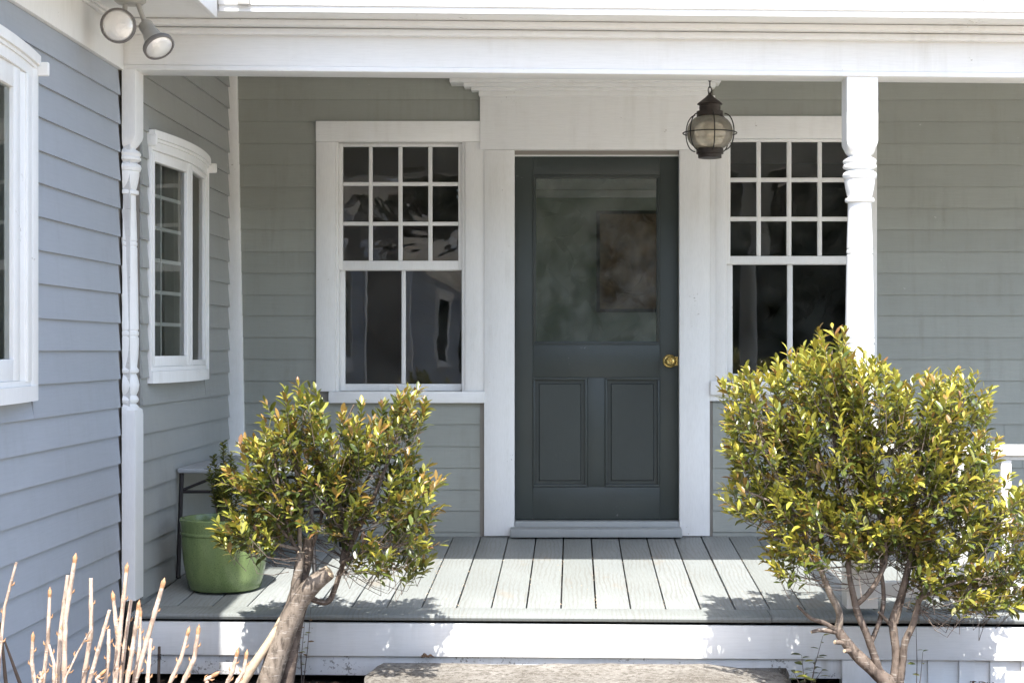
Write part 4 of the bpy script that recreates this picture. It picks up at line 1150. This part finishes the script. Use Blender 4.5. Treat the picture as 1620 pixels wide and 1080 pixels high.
# ------------------------------------------------------------------ bare canes at lower left
cane_bush = empty('bare_shrub', (-1.2, 4.15, 0)); tag(cane_bush, 'leafless shrub of pale tan canes with rusty buds at lower left', 'shrub')
CL = [(70,565, 0,950, .0, 6, 0), (212,710, 185,1080, 0, 8, 1), (290,620, 245,1080, .1, 9, 0), (318,565, 275,1080, 0, 10, 1), (388,632, 355,1080, -.05, 9, 0), (140,900, 148,1080, .05, 8, 1),
      (208,915, 230,1080, -.1, 7, 0), (540,605, 492,1080, 0, 9, 1), (485,725, 490,1080, .1, 9, 1), (468,768, 380,1080, -.08, 8, 0), (560,725, 515,1080, .06, 8, 0), (590,765, 542,1080, -.04, 9, 1),
      (692,670, 575,1080, .0, 10, 1), (465,850, 450,1080, .1, 8, 0), (645,890, 630,1080, -.1, 8, 0), (800,875, 725,1080, .05, 8, 1), (845,870, 780,1080, -.05, 9, 1), (1010,965, 970,1080, .1, 8, 1),
      (1050,975, 1010,1080, .05, 8, 1), (905,1050, 885,1080, 0, 8, 1), (392,845, 280,1060, -.1, 4, 0), (430,1045, 424,1080, 0, 8, 1), (600,795, 570,1080, .12, 7, 1), (172,1030, 170,1080, -.05, 7, 0)]
for (tx, ty, bx_, by_, dy, w_, bud) in CL:
    Yc = 4.15 + dy
    t = P(tx/2.7, 680 + ty/2.7, Yc); b = P(bx_/2.7, 680 + by_/2.7, Yc); d = (b - t)
    if d.length < .1: d = d.normalized()*.1
    q = t + d*(t.z + .03)/(-d.z)*.8; q.x = b.x + (q.x-b.x)*.4; q.z = -.02; q.y += random.uniform(-.05, .05)
    mid = t.lerp(b, .5) + Vector((random.uniform(-.012, .012), 0, 0))
    r_ = w_*.5*Yc/F*.78
    pts = [q, q.lerp(b, .5) + Vector((random.uniform(-.01, .01), 0, 0)), b, mid, t]
    rad = [r_*1.15, r_*1.1, r_*1.05, r_, r_*.85]
    # knobbly nodes every hand's width
    fine = []; fr = []
    for i in range(len(pts)-1):
        for k in range(8): fine.append(pts[i].lerp(pts[i+1], k/8)); fr.append(rad[i] + (rad[i+1]-rad[i])*k/8)
    fine.append(pts[-1]); fr.append(rad[-1])
    for i in range(3, len(fine)-2, 5): fr[i] *= 1.22
    c = MB().tube(fine, fr, 10, rough=.06).build('cane', M['cane'], cane_bush, smooth=70)
    dd = (t - mid).normalized()
    if bud:
        MB().tube([t - dd*.004, t + dd*.006, t + dd*.016, t + dd*.019, t + dd*.026], [r_*.8, r_*1.0, r_*.95, r_*.55, .0006], 8).build('bud', M['bud'], c, smooth=70)
    for i in range(8, len(fine)-2, 5):
        s = (1 if i % 2 else -1); e = dd.cross(Vector((0, 1, 0))).normalized()*s
        p0 = fine[i] + e*fr[i]*.7
        MB().tube([p0, p0 + e*.005 + dd*.004, p0 + e*.006 + dd*.012], [.0026, .0024, .0005], 6).build('side_bud', M['bud'], c, smooth=70)
# darker twigs in the shade at the very edge, and a wired stake
for (tx, ty, bx_, by_) in ((20, 900, 85, 1080), (2, 820, 25, 1080)):
    t = P(tx/2.7, 680+ty/2.7, 4.6); b = P(bx_/2.7, 680+by_/2.7, 4.6); q = Vector((b.x+.02, 4.62, -.02))
    MB().tube([q, b, t], [.007, .006, .003], 8).build('dead_cane', M['twig'], cane_bush, smooth=70)
sp = P(252, 1022, 6.55)
st = MB().tube([(sp.x-.02, 6.55, -.02), (sp.x-.004, 6.55, .05), (sp.x, 6.55, sp.z)], [.007, .0065, .006], 8).build('garden_stake', M['twig'], smooth=60)
tag(st, 'short dark wired stake stuck in the soil before the porch skirt', 'stake')
for k in range(4):
    zz = sp.z - .035 - k*.006
    MB().tube([(sp.x + .0075*math.cos(i*.7), 6.55 + .0075*math.sin(i*.7), zz + i*.0004) for i in range(10)], .0012, 5).build('wire', M['iron'], st)

# ------------------------------------------------------------------ seedlings and litter
def seedling(px, py, Y, tips, label, cols=('green', 'deep', 'olive')):
    b = Vector((X(px, Y), Y, .01)); s = empty('seedling', b); tag(s, label, 'plant'); lv = []
    for (tx, ty, n, sz) in tips:
        t = P(tx, ty, Y + random.uniform(-.04, .04)); d = t - b
        MB().tube([b, b.lerp(t, .5) + Vector((random.uniform(-.01, .01), 0, .01)), t], [.0022, .0018, .0008], 5).build('stem', M['bark_dark'], s)
        for i in range(n):
            u_ = .35 + .65*(i+1)/n; a = i*2.4 + tx; q = b.lerp(t, u_)
            ld = Vector((math.cos(a), math.sin(a)*.6, .25)).normalized()
            L = random.uniform(.035, .05)*sz
            lv.append((q, ld, random.uniform(-.5, .5), L, L*.42, .25, .2, random.choice(cols), random.uniform(.8, 1.3)))
    foliage(s, lv, b, 40)
seedling(1278, 1080, 6.62, [(1268, 1035, 8, 1), (1290, 1040, 8, 1), (1302, 1005, 6, .9), (1255, 1060, 6, 1), (1300, 1060, 6, 1)], 'small green seedling at the right end of the granite step')
seedling(478, 1080, 6.72, [(482, 985, 9, .62), (492, 960, 8, .6), (472, 1000, 6, .6)], 'thin sprout with tiny leaves beside the leaning trunk', ('olive', 'green', 'russet'))
seedling(1449, 1080, 6.45, [(1449, 985, 4, .8), (1460, 1030, 3, .8)], 'spindly sprout among the stems of the large shrub', ('olive', 'green', 'bronze'))
m = MB()
for i in range(1300):
    x = random.uniform(-1.9, 2.4); y = random.uniform(6.0, 6.89)
    if sx0 - .02 < x < sx1 + .02 and y < 6.82: continue
    s = random.uniform(.008, .030); a = random.uniform(0, 6.28); z = .02 + .018*noise.noise(Vector((x*6, y*6, 3))) + random.uniform(0, .012); tl = random.uniform(-.4, .4)
    c, q = math.cos(a)*s, math.sin(a)*s
    m.add([(x-c, y-q, z-tl*s), (x+q*.4, y-c*.4, z+.003), (x+c, y+q, z+tl*s), (x-q*.4, y+c*.4, z+.006)], [(0,1,2),(0,2,3)])
o = m.build('leaf_litter', M['litter']); tag(o, 'dry leaf litter on the soil along the porch skirt', 'leaf litter', kind='stuff')
# pale grit and seeds caught in the seams of the porch floor
m = MB()
for i in range(260):
    k_ = random.randint(-5, 9); y = 6.99 + 1.3*random.random()**1.6
    t_ = (y - 6.967)/(YF - .018 - 6.967); x = (xk - .008 + k_*SP_B*1.003)*(1-t_) + (xk + k_*SP_B)*t_ + random.uniform(-.006, .006)
    if random.random() < .25: x += random.uniform(-.07, .07)
    s_ = random.uniform(.0015, .0035); z = zdeck(x, y) + .0012; a = random.uniform(0, 3.1)
    c, q = math.cos(a)*s_, math.sin(a)*s_
    m.add([(x-c, y-q, z), (x+q, y-c, z), (x+c, y+q, z), (x-q, y+c, z), (x, y, z+s_*.9)], [(0,1,4),(1,2,4),(2,3,4),(3,0,4)])
o = m.build('floor_grit', M['cutwood']); tag(o, 'scattered pale grit in the seams of the porch floor', 'grit', kind='stuff')
# one dry leaf curled on the step
lp = P(675, 1041, 6.77); m = MB()
for k in range(5):
    c = lp + Vector((random.uniform(-.02, .02), random.uniform(-.01, .01), .004 + random.uniform(0, .008))); a = random.uniform(0, 3.1); s = .018
    m.tube([c - Vector((math.cos(a)*s, math.sin(a)*s, 0)), c + Vector((0, 0, .008)), c + Vector((math.cos(a)*s, math.sin(a)*s, -.003))], [.002, .006, .001], 5)
tag(m.build('dry_leaf', M['litter'], smooth=60), 'crumpled dry leaf at the back edge of the granite step', 'leaf')

# ------------------------------------------------------------------ wood across the yard, mirrored in the window glass
V = []; Fc = []; C = []
for i in range(26000):
    x = random.uniform(-45, 45); top = 8.2 + 2.0*noise.noise(Vector((x*.16, 0, 0))) + 1.5*noise.noise(Vector((x*.6, 4, 0)))
    z = top*random.random()**.8; y = -24 - random.uniform(0, 4) - .3*z; s = random.uniform(.35, .8)
    n = Vector(rng.normal(size=3)).normalized(); a = n.orthogonal().normalized()*s; b2 = n.cross(a); p = Vector((x, y, z)); b = len(V)
    V += [p-a-b2*.6, p+a-b2*.6, p+a*.8+b2*.6, p-a*.8+b2*.6]; Fc.append((b, b+1, b+2, b+3))
    cc = PAL[random.choice(['deep', 'deep', 'green', 'olive'])]; C += [(*cc, 1)]*4
me = bpy.data.meshes.new('woodland'); me.from_pydata([tuple(v) for v in V], [], Fc); me.materials.append(simple('dark_wood_foliage', (.022, .032, .014), .8, nscale=1.5, var=.5)); add_col(me, C)
o = link(bpy.data.objects.new('woodland', me)); tag(o, 'dark line of trees across the yard mirrored in the window panes', 'woodland', kind='stuff')
